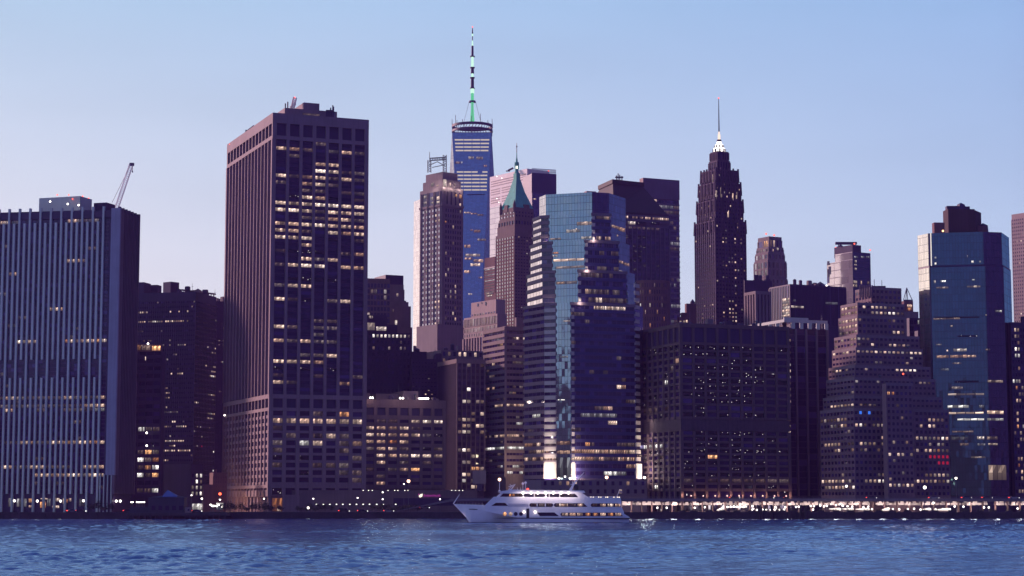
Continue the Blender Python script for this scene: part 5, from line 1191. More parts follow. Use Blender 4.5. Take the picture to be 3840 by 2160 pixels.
lr = [(3502, 1052, 3508, 1062, 'm'), (3528, 1052, 3546, 1058, 'c'), (3645, 1047, 3656, 1052, 'c'), (3510, 1076, 3556, 1083, 'd'), (3625, 1072, 3676, 1079, 'd'), (3505, 1190, 3672, 1195, 'p'), (3498, 1193, 3600, 1199, 'd'), (3565, 1220, 3572, 1226, 's'), (3590, 1258, 3665, 1264, 'p'), (3510, 1290, 3530, 1295, 'd'), (3550, 1312, 3555, 1318, 's'), (3575, 1308, 3625, 1318, 'd'), (3512, 1333, 3558, 1343, 'w'), (3562, 1332, 3626, 1342, 'w'), (3628, 1332, 3660, 1340, 'w'), (3570, 1360, 3605, 1365, 'd'), (3527, 1382, 3558, 1390, 'C'), (3580, 1428, 3670, 1435, 'p'), (3568, 1450, 3610, 1459, 'd'), (3552, 1476, 3690, 1483, 's' and 'd'), (3552, 1520, 3632, 1530, 'c'), (3672, 1519, 3690, 1529, 'C'), (3552, 1546, 3688, 1553, 'w'), (3588, 1570, 3690, 1577, 'c'), (3570, 1616, 3650, 1622, 'd'), (3567, 1638, 3632, 1650, 'C'), (3664, 1637, 3690, 1647, 'd'), (3600, 1662, 3632, 1671, 'd'), (3666, 1663, 3694, 1671, 'C'), (3640, 1712, 3695, 1718, 'd')]; b.lits(Tb, 2, lr, .2)
b.lits(Tb, 3, [(3702, 1425, 3760, 1434, 'd'), (3700, 1540, 3762, 1552, 'w'), (3700, 1568, 3762, 1577, 'c'), (3700, 1637, 3740, 1648, 'd'), (3704, 1662, 3740, 1669, 'd'), (3694, 1308, 3712, 1314, 'd'), (3695, 1180, 3700, 1183, 's'), (3706, 1744, 3772, 1800, 'd'), (3732, 1163, 3756, 1170, 'c')], .2)
m = MB(); a = Ta['pts'][2]; m.box(a.x - .5, a.x - .1, a.y - .5, a.y + .3, z(1000), Ta['z1']); b.part('corner_light', m, emit('corner_tube_glow', (1, .9, .85), .9))
m = MB(); b.tier(3536, 3555, 3655, 783, Y + 20, 4, Ta['z1'], m); T3 = b.tier(3640, 3656, 3679, 788, Y + 22, 60, Ta['z1'], m); b.part('penthouse', m, stone('plum_brick', (.07, .038, .048), .9, .2))
m = MB(); b.tier(3500, 3503, 3542, 834, Y + 16, 4, Ta['z1'], m); b.part('roof_plant', m, BRICK); m = MB(); b.tier(3655, 3660, 3700, 846, Y + 25, 4, Ta['z1'], m); b.part('roof_plant', m, BRICK)
m = MB(); q = P(3575, 772, Y + 26); m.box(q.x - 3.4, q.x + 3, q.y, q.y + 4, z(790), q.z); m.lathe((q.x + 4.5, q.y + 2), [(3, q.z - 2), (2, q.z + 1), (.01, q.z + 2)], 6); q = P(3627, 774, Y + 26); m.box(q.x - 1, q.x + 1.4, q.y, q.y + 2, z(790), q.z); q = P(3686, 842, Y + 30); m.lathe((q.x, q.y), [(3.2, z(868)), (2.6, q.z - .5), (.01, q.z + .8)], 7); b.part('cooling_unit', m, DKGREY)
lampballs(b, [P(3536, 866, Y + 8)], .6, emit('orange_lamp_glow', (1, .5, .25), 3), 'roof_light'); b.finish()
b = Bld('pink_grid_tower', 'pale pink tower with a tight grid of small windows cut off by the right edge', PINK)
Y = 1500; T = b.tier(3793, 3960, 3990, 780, Y, 36); z = lambda v: zat(v, Y)
b.fac(T, 'L', z(800), z(1215), 22, 30, .9, .3, 1.5, .2, glass=G_DARK, prob=.06, lits='ms', fill=.7); b.finish()
b = Bld('dark_edge_block', 'dark low block with scattered orange windows at the far right edge of the waterfront', BLACK)
Y = 1005; T = b.tier(3760, 3790, 3960, 1208, Y, 14); z = lambda v: zat(v, Y)
rr = {j: random.choice(['.ss....', '.s..m..', '..mm...', 'm.s....', '..s....', '.......', '.o.m...']) for j in range(26)}; rr.update({1: '.mm....', 3: '.BB....', 4: '.cc....', 8: 'ccm....', 2: '..s....'})
b.fac(T, 'R', z(1230), z(1860), 16, 26, .4, .25, 1.5, .2, rows={k: v + '..s..s..m' for k, v in rr.items()}, glass=G_DARK, fill=.8); clutter(b, T, 8, 22); b.finish()
# ================================================================== ground, quay, roads
QY = 930.0
ASPH = stone('dark_paving', (.06, .052, .06), .85, .3, .3, streak=0)
CONC = stone('quay_concrete', (.05, .042, .055), .9, .35, .25)
m = MB(); m.face([(-4000, QY, GROUND), (4000, QY, GROUND), (4000, 7000, GROUND), (-4000, 7000, GROUND)]); o = m.build('ground', ASPH); props(o, 'dark paved waterfront ground under the skyline', 'ground', None, 'structure')
m = MB(); m.hexa([(-700, QY - .8, -4), (700, QY - .8, -4), (700, QY + .02, -4), (-700, QY + .02, -4)], [(-700, QY - .8, GROUND + .25), (700, QY - .8, GROUND + .25), (700, QY + .02, GROUND + .25), (-700, QY + .02, GROUND + .25)])
for i in range(140): x = -280 + i * 4; m.box(x - .25, x + .25, QY - 1.05, QY - .78, -1, GROUND - .3 - .4 * (i % 3))
m.box(-700, 700, QY - 1.2, QY - .79, GROUND - .55, GROUND - .1)
o = m.build('quay_wall', CONC); props(o, 'long dark concrete quay wall along the water', 'quay', None, 'structure')
m = MB(); m.face([(-700, 958, GROUND + .008), (700, 958, GROUND + .008), (700, 972, GROUND + .008), (-700, 972, GROUND + .008)]); o = m.build('road', stone('asphalt', (.045, .04, .045), .8, .2)); props(o, 'dark street behind the waterfront promenade', 'road', None, 'structure')
# pier with pavilion
g = empty('pier_deck', P(660, 1940, 918), 'low concrete pier deck jutting out under the blue roofed pavilion', 'pier')
a, q = P(470, 1940, 915), P(850, 1940, 915); m = MB(); m.box(a.x, q.x, 914, QY - 1.3, 1.6, 2.9); m.build('deck', CONC, g)
for i in range(18): x = a.x + 1 + i * (q.x - a.x - 2) / 17; m = MB(); m.tube((x, 915, -3), (x, 915, 1.6), .45, n=6); m.build('pile', CONC, g)
BLUER = stone('blue_metal_roof', (.05, .11, .34), .45, .15)
NAVY = stone('navy_cladding', (.035, .035, .07), .7, .25)
g = empty('pier_pavilion', P(628, 1930, 922), 'small pier pavilion with a blue hipped roof lantern left of the tall taupe tower', 'pavilion')
m = MB(); a, q = P(556, 1925, 920), P(690, 1925, 920); m.box(a.x, q.x, 920, 928.5, 2.9, zat(1866, 920)); m.build('wall', NAVY, g)
a2, q2 = P(608, 1866, 920), P(664, 1866, 920); m = MB(); zl = zat(1866, 920); mid = [(a2.x + 2, 922.5), (q2.x - 2, 922.5), (q2.x - 2, 926), (a2.x + 2, 926)]
m.prism([(a.x - .8, 919.3), (q.x + .8, 919.3), (q.x + .8, 929), (a.x - .8, 929)], zl, zat(1856, 920), 0, True, True, mid); m.build('lower_roof', NAVY, g)
ap = P(628, 1837, 923); m = MB(); zz = zat(1861, 920); bs = [(a2.x, 919.8), (q2.x, 919.8), (q2.x, 927), (a2.x, 927)]
for i in range(4): m.face([(*bs[i], zz), (*bs[(i + 1) % 4], zz), (ap.x, 923.4, ap.z)])
m.face([(*b_, zz - .01) for b_ in reversed(bs)]); m.prism([(x * 1, y) for x, y in bs], zz - .4, zz - .02); m.build('blue_roof', BLUER, g)
for i in range(5): x = a.x + 1.5 + i * 3.2; m = MB(); m.box(x, x + 1.8, 919.9, 919.98, 4.2, 6.2); m.build('window', G_DARK, g)
m = MB(); m.box(P(528, 0, 922).x, a.x - .02, 921, 928, 2.9, 5.6); m.build('side_shed', NAVY, g)
g = empty('pale_kiosk', P(702, 1925, 921), 'small pale utility box beside the blue roofed pavilion', 'kiosk')
m = MB(); a, q = P(690, 1924, 919), P(715, 1902, 919); m.box(a.x + .3, q.x, 919, 922, 2.9, q.z); m.build('body', LIME, g); m = MB(); c = P(707, 1912, 918.95); m.lathe((c.x, c.y), [(.001, c.z - .4), (.4, c.z - .4), (.4, c.z + .4), (.001, c.z + .4)], 8); m.build('porthole', G_DARK, g)

# ------------------------------------------------------------------ viaduct on the right
VIA = stone('viaduct_steel', (.16, .13, .17), .7, .2); GIRD = stone('pale_painted_girder', (.72, .62, .60), .7, .12, streak=.1)
g = empty('elevated_road', (60, 940, GROUND), 'elevated steel road on columns with a brightly lit underside along the right shore', 'viaduct')
zt, zb = zat(1872, 938), zat(1880.5, 938); xl, xr = P(1690, 1880, 938).x, 285.0
m = MB(); m.box(xl, xr, 938, 958, zb, zt)
m.box(xl, xr, 937.6, 937.98, zt - .9, zt + .35)
m.hexa([(P(1480, 0, 940).x, 940, GROUND), (xl, 940, zb), (xl, 956, zb), (P(1480, 0, 940).x, 956, GROUND)], [(P(1480, 0, 940).x, 940, GROUND + .3), (xl, 940, zt), (xl, 956, zt), (P(1480, 0, 940).x, 956, GROUND + .3)])
m.build('deck', VIA, g)
rg = random.Random(3); x = P(2318, 0, 946).x
zg0, zg1 = zat(1894, 946), zat(1885.5, 946); zu0, zu1 = zat(1885, 945), zat(1881, 945)
while x < xr:
    L = rg.choice([5, 7, 9, 11, 14]); L = L if x < P(3100, 0, 946).x else L * .6
    m = MB(); m.box(x, x + L - .5, 946, 946.6, zg0, zg1)
    k = x + .6
    while k < x + L - 2: w = rg.uniform(1.0, 2.6); m.box(k, min(k + w, x + L - .6), 945.4, 946, zu0, zu1); k += w + rg.uniform(.6, 1.8)
    if rg.random() < .25: m.hexa([(x + L * .4, 944, zg0 - .1), (x + L * .8, 944, zg0 - .1), (x + L * .8, 946, zg0 - .1), (x + L * .4, 946, zg0 - .1)], [(x + L * .55, 944, zg1 + .4), (x + L * .8, 944, zg1 + .4), (x + L * .8, 946, zg1 + .4), (x + L * .55, 946, zg1 + .4)])
    m.build('girder', GIRD, g); x += L + (rg.choice([0, 0, 0, 2.5]) if x > P(3080, 0, 946).x else 0)
for u in list(range(2330, 2700, 38)) + list(range(2720, 3860, 46)):
    p = P(u, 1900, 944.5); m = MB(); m.tube((p.x, 944.5, GROUND), (p.x, 944.5, zb), .38 if u < 2700 else .5, n=6); m.build('column', stone('rust_column', (.10, .055, .055), .7, .2), g)
for i in range(19):
    x = P(2345, 0, 941).x + i * 11.0
    l = bpy.data.lights.new('underside_lamp', 'POINT'); l.energy = 1700 if i < 12 else 1400; l.color = (1, .82, .76); l.shadow_soft_size = 1.2
    o = bpy.data.objects.new('underside_lamp', l); C.objects.link(o); o.location = (x, 941.5, 5.4); o.parent = g; o.location -= g.location
m = MB(); m.tube((xl, 937.8, zt + 1.0), (xr, 937.8, zt + 1.0), .07, n=4)
for i in range(110): x = xl + i * 2.4; m.box(x - .06, x + .06, 937.7, 937.85, zt, zt + 1) if x < xr else None
m.build('railing', VIA, g)

# market lamps and stalls under the viaduct
LG = 'bright lamps under the elevated road'; LL = 'bright white lamp on a short post under the elevated road'
proto = None
lamps = [(2465, 1904), (2500, 1904), (2700, 1910), (2728, 1901), (2740, 1900), (2752, 1899), (2764, 1900), (2776, 1899), (2788, 1901), (2822, 1898), (2825, 1908), (2820, 1912), (2838, 1912), (2860, 1911), (2874, 1912), (2890, 1912), (2905, 1911), (2922, 1912), (2940, 1911), (2908, 1901), (2945, 1902), (2962, 1902), (2985, 1901), (2995, 1900), (3040, 1897), (3052, 1898), (3049, 1911), (3076, 1896), (3090, 1899), (3100, 1897), (3135, 1894), (3160, 1897), (3178, 1898), (3196, 1900), (3238, 1902), (3256, 1900), (3270, 1909), (3323, 1909), (3348, 1909), (3372, 1910), (3404, 1909), (3428, 1908), (3452, 1911), (3483, 1909), (3508, 1910), (3536, 1909), (3562, 1910), (3580, 1899), (3613, 1900), (3690, 1903), (3708, 1903), (3816, 1907), (2643, 1902), (2605, 1904)]
MLG = emit('market_lamp_glow', (1, .90, .84), 4.0)
for u, v in lamps:
    p = P(u, v, 936)
    if proto is None:
        g = empty('short_lamp', (p.x, p.y, p.z), LL, 'lamp', LG); m = MB(); m.ball(p, .45, 7); m.build('bulb', MLG, g); m = MB(); m.tube((p.x, p.y, GROUND), (p.x, p.y, p.z - .4), .09, n=5); m.build('post', BLACK, g); proto = g
    else: copy_tree(proto, (p.x, p.y, p.z))
def stall(u0, u1, v0, v1, label, slope):
    a, q = P(u0, v1, 937), P(u1, v0, 937); g = empty('market_stall', ((a.x + q.x) / 2, 937, GROUND), label, 'stall', 'lit stalls under the elevated road')
    m = MB(); m.hexa([(a.x, 936, a.z + slope), (q.x, 936, a.z), (q.x, 940, a.z), (a.x, 940, a.z + slope)], [(a.x, 936, a.z + slope + .15), (q.x, 936, q.z), (q.x, 940, q.z + .4), (a.x, 940, a.z + slope + .2)]); m.build('canopy', emit('stall_canopy_glow', (1, .88, .80), 1.7), g)
    for x in (a.x + .3, q.x - .3): m = MB(); m.tube((x, 936.3, GROUND), (x, 936.3, a.z), .08, n=5); m.build('post', BLACK, g)
    m = MB(); m.box(a.x + .5, q.x - .5, 938, 939.4, GROUND, GROUND + 1.0); m.build('counter', LIME, g)
stall(3112, 3152, 1907, 1914, 'first sloping lit white canopy stall left of the lamp mast', .6)
stall(3160, 3200, 1907, 1914, 'middle sloping lit white canopy stall right of the lamp mast', .6)
stall(3212, 3260, 1907, 1915, 'widest sloping lit white canopy stall farther right of the lamp mast', .6)
stall(2690, 2712, 1904, 1914, 'small bright boxy stall at the left end of the market lights', 0)
stall(2735, 2800, 1898, 1903, 'long low bright canopy stall beside the dark timber piles', 0)
stall(3308, 3336, 1905, 1914, 'bright little stall under the tan stepped building', 0)
stall(3462, 3490, 1907, 1913, 'narrow lit stall in front of the green glass tower left side', .2)
stall(3505, 3560, 1908, 1914, 'low wide lit stall in front of the green glass tower', .1)
rg = random.Random(8)
for u in (2846, 2855, 2893, 2961, 3020, 3002):
    p = P(u, 1893 + rg.random() * 8, 928); m = MB(); m.tube((p.x, 928, -2), (p.x, 928, p.z), .55, .5, n=8); o = m.build('mooring_pile', stone('pile_timber', (.04, .03, .03), .9, .3)); props(o, 'dark timber mooring pile at the quay before the market lights', 'pile', 'mooring piles at the quay')
# crowd of promenade furniture: benches along the esplanade
proto = None
for i in range(26):
    x = P(2480 + i * 52, 0, 933).x
    if proto is None:
        g = empty('promenade_planter', (x, 933, GROUND), 'dark low planter with clipped hedge on the right promenade', 'planter', 'planters along the right promenade')
        m = MB(); m.box(x - 1.6, x + 1.6, 932.4, 933.6, GROUND, GROUND + .8); m.build('box', CONC, g)
        m = MB(); r2 = random.Random(1)
        for k in range(160):
            c = Vector((x + r2.uniform(-1.5, 1.5), 933 + r2.uniform(-.55, .55), GROUND + .8 + abs(r2.gauss(0, .45)))); d1 = Vector((r2.uniform(-1, 1), r2.uniform(-1, 1), r2.uniform(-1, 1))) * .22; d2 = Vector((r2.uniform(-1, 1), r2.uniform(-1, 1), r2.uniform(-1, 1))) * .22
            m.face([c - d1, c + d2, c + d1])
        m.build('hedge', stone('dark_leaf', (.035, .045, .03), .7, .4, 1.5), g); proto = g
    else: copy_tree(proto, (x + rg.uniform(-1, 1), 933, GROUND))

# ------------------------------------------------------------------ trees on the left esplanade
LEAF = stone('evening_leaf', (.03, .032, .03), .8, .4, 1.2, streak=0); BARK = stone('bark', (.05, .04, .04), .9, .3)
def make_tree(seed, hgt, wid):
    r2 = random.Random(seed); g = empty('shrub_tree', (0, 900, GROUND)); m = MB(); b0 = Vector((0, 900, GROUND))
    m.tube(b0, b0 + Vector((.05, 0, hgt * .5)), .11, .06, n=5)
    tips = []
    for k in range(6):
        a = 2 * pi * k / 6 + r2.random(); t = b0 + Vector((cos(a) * wid * .35, sin(a) * wid * .35, hgt * r2.uniform(.55, .85))); m.tube(b0 + Vector((0, 0, hgt * .35)), t, .05, .02, n=4); tips.append(t)
    m.build('trunk', BARK, g); m = MB()
    for k in range(420):
        t = r2.choice(tips + [b0 + Vector((0, 0, hgt * .9))]); c = t + Vector((r2.gauss(0, wid * .17), r2.gauss(0, wid * .17), r2.gauss(0, hgt * .14))); c.z = max(GROUND + .2, c.z)
        d1 = Vector((r2.uniform(-1, 1), r2.uniform(-1, 1), r2.uniform(-1, 1))) * .2; d2 = Vector((r2.uniform(-1, 1), r2.uniform(-1, 1), r2.uniform(-1, 1))) * .2; m.face([c - d1, c + d2, c + d1, c - d2])
    m.build('crown', LEAF, g); return g
pr = [make_tree(1, 3.4, 2.6), make_tree(2, 2.6, 3.0), make_tree(3, 4.0, 3.0)]
us = [862, 884, 905, 928, 950, 968, 990, 1002, 1020, 1052, 1118, 1132, 1150, 1166, 1186, 1200, 1222, 1240, 1402, 1420, 1436, 1452, 1470, 1486, 1500, 1520, 1540, 1562, 340, 365, 390, 412, 842]
used = set()
for i, u in enumerate(us):
    k = rg.randrange(3); p = P(u + rg.uniform(-4, 4), 1910, rg.uniform(935, 950)); loc = (p.x, p.y, GROUND)
    lab = 'small dark leafy tree in the row along the left esplanade'
    if k not in used: t = pr[k]; t.location = loc; used.add(k)
    else: t = copy_tree(pr[k], loc, rg.uniform(0, 6))
    t['label'] = lab; t['category'] = 'tree'; t['group'] = 'esplanade trees'; s_ = rg.uniform(.8, 1.25); t.scale = (s_, s_, s_)

# ------------------------------------------------------------------ street lamps
def street_lamp(u, v, Y, label, group=None, col=WLAMP, r=.42, arm=0):
    p = P(u, v, Y); g = empty('street_lamp', (p.x, Y, GROUND), label, 'street lamp', group)
    m = MB(); m.tube((p.x, Y, GROUND), (p.x, Y, p.z - r * .5), .16, .1, n=6); m.tube((p.x, Y, GROUND), (p.x, Y, GROUND + .8), .3, .2, n=6); m.build('pole', STEEL, g)
    m = MB(); m.ball(p, r, 8); m.build('lamp_head', col, g); m = MB(); m.lathe((p.x, p.y), [(r * .7, p.z + r * .75), (r * .4, p.z + r * 1.2), (.01, p.z + r * 1.3)], 8); m.build('cap', BLACK, g)
AMB = emit('amber_lamp_glow', (1, .55, .38), 5); RED = emit('red_signal_glow', (1, .12, .05), 4)
street_lamp(1532, 1804, 945, 'tall street lamp with a bright amber head above the podium wall', None, AMB, .8)
street_lamp(1515, 1815, 950, 'slightly shorter street lamp just left of the amber one', None, WLAMP, .35)
street_lamp(2275, 1790, 937, 'tall street lamp with a pinkish head behind the stern of the white ship', None, AMB, .8)
street_lamp(3174, 1823, 936, 'tall slim double headed lamp mast before the tan stepped building', None, WLAMP, .6)
street_lamp(718, 1857, 960, 'street lamp left of the glowing shopfront', None, WLAMP, .36)
street_lamp(757, 1870, 960, 'street lamp right of the glowing shopfront', None, WLAMP, .5)
street_lamp(825, 1852, 945, 'red glowing signal lamp left of the tall taupe tower foot', None, RED, .7)
street_lamp(825, 1874, 950, 'short white street lamp below the red signal', None, WLAMP, .45)
for u, v in ((990, 1870), (1175, 1870), (1341, 1867), (1435, 1846), (1435, 1872), (1650, 1872)): street_lamp(u, v, 952, 'white globe street lamp in front of the podium wall', 'globe lamps before the podium', WLAMP, .36)
for u in (790, 797, 802, 812, 820, 833): street_lamp(u, 1893 + (u % 5) * 2, 962, 'low white lamp in the little plaza left of the taupe tower', 'plaza lamps', WLAMP, .5)
for u in (492, 498, 513, 519, 523, 529, 535, 541): street_lamp(u, 1883, 964, 'low white lamp in the tight row beside the finned tower', 'tight row of lamps', WLAMP, .36)
for u, v in ((1156, 1904), (1866, 1871), (1882, 1871), (3500, 1886), (3585, 1793)): street_lamp(u, v, 936 if v > 1800 else 948, {1156: 'white lamp low among the dark esplanade shrubs', 1866: 'left one of two lamps just over the ship bow', 1882: 'right one of two lamps just over the ship bow', 3500: 'white lamp hanging under the right end of the elevated road', 3585: 'high white lamp against the dark green glass tower'}[u], None, WLAMP, .6)

# ------------------------------------------------------------------ cars
CARM = [stone('car_paint_dark', (.03, .03, .04), .3, .1), stone('car_paint_grey', (.25, .25, .3), .3, .1), stone('car_paint_blue', (.05, .07, .15), .3, .1)]
TAIL = emit('tail_lamp_glow', (1, .06, .04), 4.0); HEAD = emit('head_lamp_glow', (1, .95, .85), 4.0); TYRE = stone('tyre_rubber', (.02, .02, .02), .9, .1)
def car_proto(mat, van=False):
    g = empty('parked_car' if False else 'car', (0, 800, 0)); m = MB(); w = .88
    prof = [(-2.25, .35), (2.25, .35), (2.28, .75), (1.5, .92), (.8, 1.42), (-1.2, 1.45), (-1.9, 1.0), (-2.28, .9)] if not van else [(-2.5, .35), (2.5, .35), (2.5, 1.0), (2.0, 1.2), (1.6, 2.0), (-2.45, 2.1)]
    f = [(x, 800 - w, z) for x, z in prof]; k = [(x, 800 + w, z) for x, z in prof]; m.face(f); m.face(list(reversed(k)))
    for i in range(len(f)): j = (i + 1) % len(f); m.face([f[j], f[i], k[i], k[j]])
    m.build('body', mat, g); m = MB(); gl = [(-1.7, 1.0), (1.3, .95), (.75, 1.36), (-1.15, 1.38)] if not van else [(.6, 1.25), (1.85, 1.25), (1.5, 1.9), (.6, 1.92)]
    m.face([(x, 800 - w - .01, z) for x, z in gl]); m.face([(x, 800 + w + .01, z) for x, z in reversed(gl)]); m.build('side_window', G_DARK, g)
    for sx in (-1.4, 1.4):
        for sy in (-w, w): m = MB(); m.tube((sx, 800 + sy - .1, .33), (sx, 800 + sy + .1, .33), .33, n=10); m.build('wheel', TYRE, g)
    for sy in (-.6, .6):
        m = MB(); m.box(-2.5 if not van else -2.6, -2.2, 800 + sy - .3, 800 + sy + .3, .75, 1.05); m.build('taillight', TAIL, g); m = MB(); m.box(2.15, 2.45 if not van else 2.6, 800 + sy - .22, 800 + sy + .22, .55, .8); m.build('headlight', HEAD, g)
    return g
protos = [car_proto(CARM[0]), car_proto(CARM[1]), car_proto(CARM[2]), car_proto(CARM[0], True)]
cars = [(2755, 944, zt, 0, 'dark car with red tail lights on the elevated road near the wide gridded block', 0), (2920, 944, zt, 2, 'long low blue car on the elevated road right of the wide gridded block', pi), (3268, 944, zt, 0, 'dark car with red tail lights on the elevated road before the tan stepped building', 0), (3502, 944, zt, 1, 'grey car on the elevated road at the right corner of the tan stepped building', 0), (3625, 944, zt, 2, 'blue car with red tail lights on the elevated road before the green glass tower', 0), (3702, 944, zt, 0, 'dark car on the elevated road under the right facet of the green glass tower', 0), (3803, 944, zt, 1, 'grey car on the elevated road nearest the right edge', 0),
        (270, 940, GROUND, 1, 'grey car with bright headlights before the finned tower lobby', pi * .15), (304, 941, GROUND, 0, 'dark car with red tail light before the finned tower columns', 0), (482, 938, GROUND, 0, 'dark car with red tail lights left of the pier pavilion', 0), (738, 934, GROUND, 2, 'blue car with red tail lights before the glowing shopfront', 0), (1290, 941, GROUND, 3, 'dark van with red tail lights before the row of wall lights', 0), (1360, 941, GROUND, 0, 'dark car right behind the van by the wall lights', 0), (1458, 941, GROUND, 1, 'grey car left of the dark podium recess', 0), (1592, 944, 4.6, 1, 'pale grey car climbing the ramp below the magenta sign', 0)]
seen = set()
for u, Y, zz, k, lab, rz in cars:
    p = P(u, 1900, Y)
    root = protos[k]
    if k in seen: root = copy_tree(root, (0, 0, 0))
    seen.add(k)
    # prototypes stand at y = 800: shift their meshes once so that the origin is under the car
    root.location = (p.x, Y, zz); root.rotation_euler = (0, 0, rz); root['label'] = lab; root['category'] = 'car' if k != 3 else 'van'; root['group'] = 'vehicles along the shore'; 

# ================================================================== the white ship
SW = stone('ship_white', (.82, .81, .87), .35, .06, .3, streak=.3); SBLK = stone('ship_black_trim', (.02, .02, .03), .4, .2); SGL = glass('ship_glass', (.012, .01, .02), .12, (.6, .65, .9))
BY = 735.0; BX = P(1700, 1960, BY).x
ship = empty('excursion_ship', (BX + 33, BY + 6, 0), 'white three decked excursion ship with raked bow and lit cabin windows on the river', 'ship')
def bx(cx): return BX + (1680 + cx / 3.578 - 1700) * BY / F
def bz(cy): return (1960 - (1760 + cy / 3.578)) * BY / F
def xm(x): return BX + x
HB = 6.0
def hb(x):  # half breadth at deck
    if x < 20: return HB * (max(0, x + .2) / 20.2) ** .62
    return HB if x < 52 else HB - (x - 52) * .05
m = MB(); xs = [-.18, .6, 1.6, 3, 4.6, 6.4, 8.5, 11, 14, 18, 24, 32, 42, 52, 60, 65.6]
def top(x): return 7.0 - .36 * min(1, x / 11.8) if x < 12 else max(5.9, 6.64 - (x - 12) * .35)
def bowz(x):  # stem profile: rakes from tip (7.0) to waterline at 6.4
    return 7.0 - (x + .18) / 6.58 * 6.95
secs = []
for x in xs:
    t = top(x) if x < 58 else (5.9 if x < 61 else 2.1)
    if x >= 64: t = 2.1
    lo = max(-.8, bowz(x) if x < 6.4 else -.8)
    ring = []
    for k in range(7):
        f = k / 6; zz = lo + (t - lo) * f; w = hb(x)
        if x < 22: w *= (.32 + .68 * f ** .75) if x > 4.5 else f ** .8
        else: w *= (.93 + .07 * min(1, f * 2))
        ring.append((zz, w))
    secs.append((x, ring))
for (x0, r0), (x1, r1) in zip(secs, secs[1:]):
    for k in range(6):
        for s_ in (-1, 1):
            f = [(xm(x0), BY + HB + s_ * r0[k][1], r0[k][0]), (xm(x1), BY + HB + s_ * r1[k][1], r1[k][0]), (xm(x1), BY + HB + s_ * r1[k + 1][1], r1[k + 1][0]), (xm(x0), BY + HB + s_ * r0[k + 1][1], r0[k + 1][0])]
            m.face(f if s_ < 0 else list(reversed(f)))
    m.face([(xm(x0), BY + HB - r0[6][1], r0[6][0]), (xm(x1), BY + HB - r1[6][1], r1[6][0]), (xm(x1), BY + HB + r1[6][1], r1[6][0]), (xm(x0), BY + HB + r0[6][1], r0[6][0])])
x1, r1 = secs[-1]
for k in range(6): m.face([(xm(x1), BY + HB - r1[k][1], r1[k][0]), (xm(x1), BY + HB + r1[k][1], r1[k][0]), (xm(x1), BY + HB + r1[k + 1][1], r1[k + 1][0]), (xm(x1), BY + HB - r1[k + 1][1], r1[k + 1][0])])
hull = m.build('hull', SW, ship)
# straight sides: superstructures as extruded side profiles (cx, cy read in the photograph)
def slabside(pts, half, name, mat, parent=None, taper=0.0):
    m = MB(); f = [(bx(a), BY + HB - half + taper * (bz(c) - 6), bz(c)) for a, c in pts]; k = [(x, 2 * (BY + HB) - y, zz) for x, y, zz in f]
    n = len(f); m.face(list(reversed(f)) if False else f); m.face(list(reversed(k)))
    for i in range(n): j = (i + 1) % n; m.face([f[j], f[i], k[i], k[j]])
    return m.build(name, mat, parent or ship)
slabside([(495, 560), (495, 478), (610, 368), (1870, 378), (2300, 382), (2312, 440), (2312, 500), (2345, 570), (2348, 640), (2300, 645), (900, 645)][::-1], 5.97, 'cabin_decks', SW)
slabside([(640, 372), (705, 312), (1790, 318), (1880, 380)][::-1], 5.3, 'upper_cabin', SW)
rf = slabside([(660, 303), (700, 296), (860, 274), (1640, 284), (1812, 286), (1832, 314), (1790, 322), (720, 322)][::-1], 6.15, 'roof', SW)
slabside([(2270, 640), (2400, 622), (2422, 640), (2422, 665), (2270, 665)][::-1], 5.6, 'stern_platform', SW)
slabside([(860, 645), (2432, 652), (2432, 668), (600, 655)][::-1], 6.09, 'rubbing_strake', SBLK)
m = MB()
for (x0, r0), (x1, r1) in zip(secs[4:], secs[5:]): 
    f = [(xm(x0), BY + HB - r0[1][1] - .06, -.3), (xm(x1), BY + HB - r1[1][1] - .06, -.3), (xm(x1), BY + HB - r1[1][1] - .06, .28), (xm(x0), BY + HB - r0[1][1] - .06, .28)]; m.face(f)
m.build('waterline_band', SBLK, ship)
def pane(pts, name, mat, off, parent=None, half=6.0, label=None):
    m = MB(); f = [(bx(a), BY + HB - half - off, bz(c)) for a, c in pts]; k = [(x, y + .04, zz) for x, y, zz in f]; n = len(f)
    xs_ = [p[0] for p in f]; zs_ = [p[2] for p in f]
    m.face(f, [((p[0] - min(xs_)) / (max(xs_) - min(xs_)), (p[2] - min(zs_)) / (max(zs_) - min(zs_))) for p in f], rnd=random.uniform(.1, .9))
    for i in range(n): j = (i + 1) % n; m.face([f[j], f[i], k[i], k[j]])
    o = m.build(name, mat, parent or ship); 
    if label: o['label'] = label
    return o
def pill(x0, x1, y0, y1, sl0=1, sl1=1):
    h = (y1 - y0); r = []
    left = [(x0 + h * .35, y1), (x0 + h * .08, y1 - h * .35), (x0, (y0 + y1) / 2), (x0 + h * .08, y0 + h * .3), (x0 + h * .35, y0)] if sl0 == 1 else [(x0, y1), (x0, y0)]
    right = [(x1 - h * .35, y0), (x1 - h * .08, y0 + h * .3), (x1, (y0 + y1) / 2), (x1 - h * .08, y1 - h * .35), (x1 - h * .35, y1)] if sl1 == 1 else [(x1 - h * 1.0, y0), (x1, y1)]
    return [(a, c) for a, c in left + right]
def ccw(p): return p[::-1] if sum((p[(i + 1) % len(p)][0] - p[i][0]) * (p[(i + 1) % len(p)][1] + p[i][1]) for i in range(len(p))) > 0 else p
def win(p, mat=SGL, name='window', off=.03, parent=None, half=6.0, label=None): return pane(ccw(p)[::-1], name, mat, off, parent, half, label)
rect = lambda a, c, d, e_: [(a, c), (d, c), (d, e_), (a, e_)]
lw, ld, lb = LITM['w'], LITM['d'], LITM['b']
w1 = win(pill(1498, 2335, 579, 627, 1, 0)); 
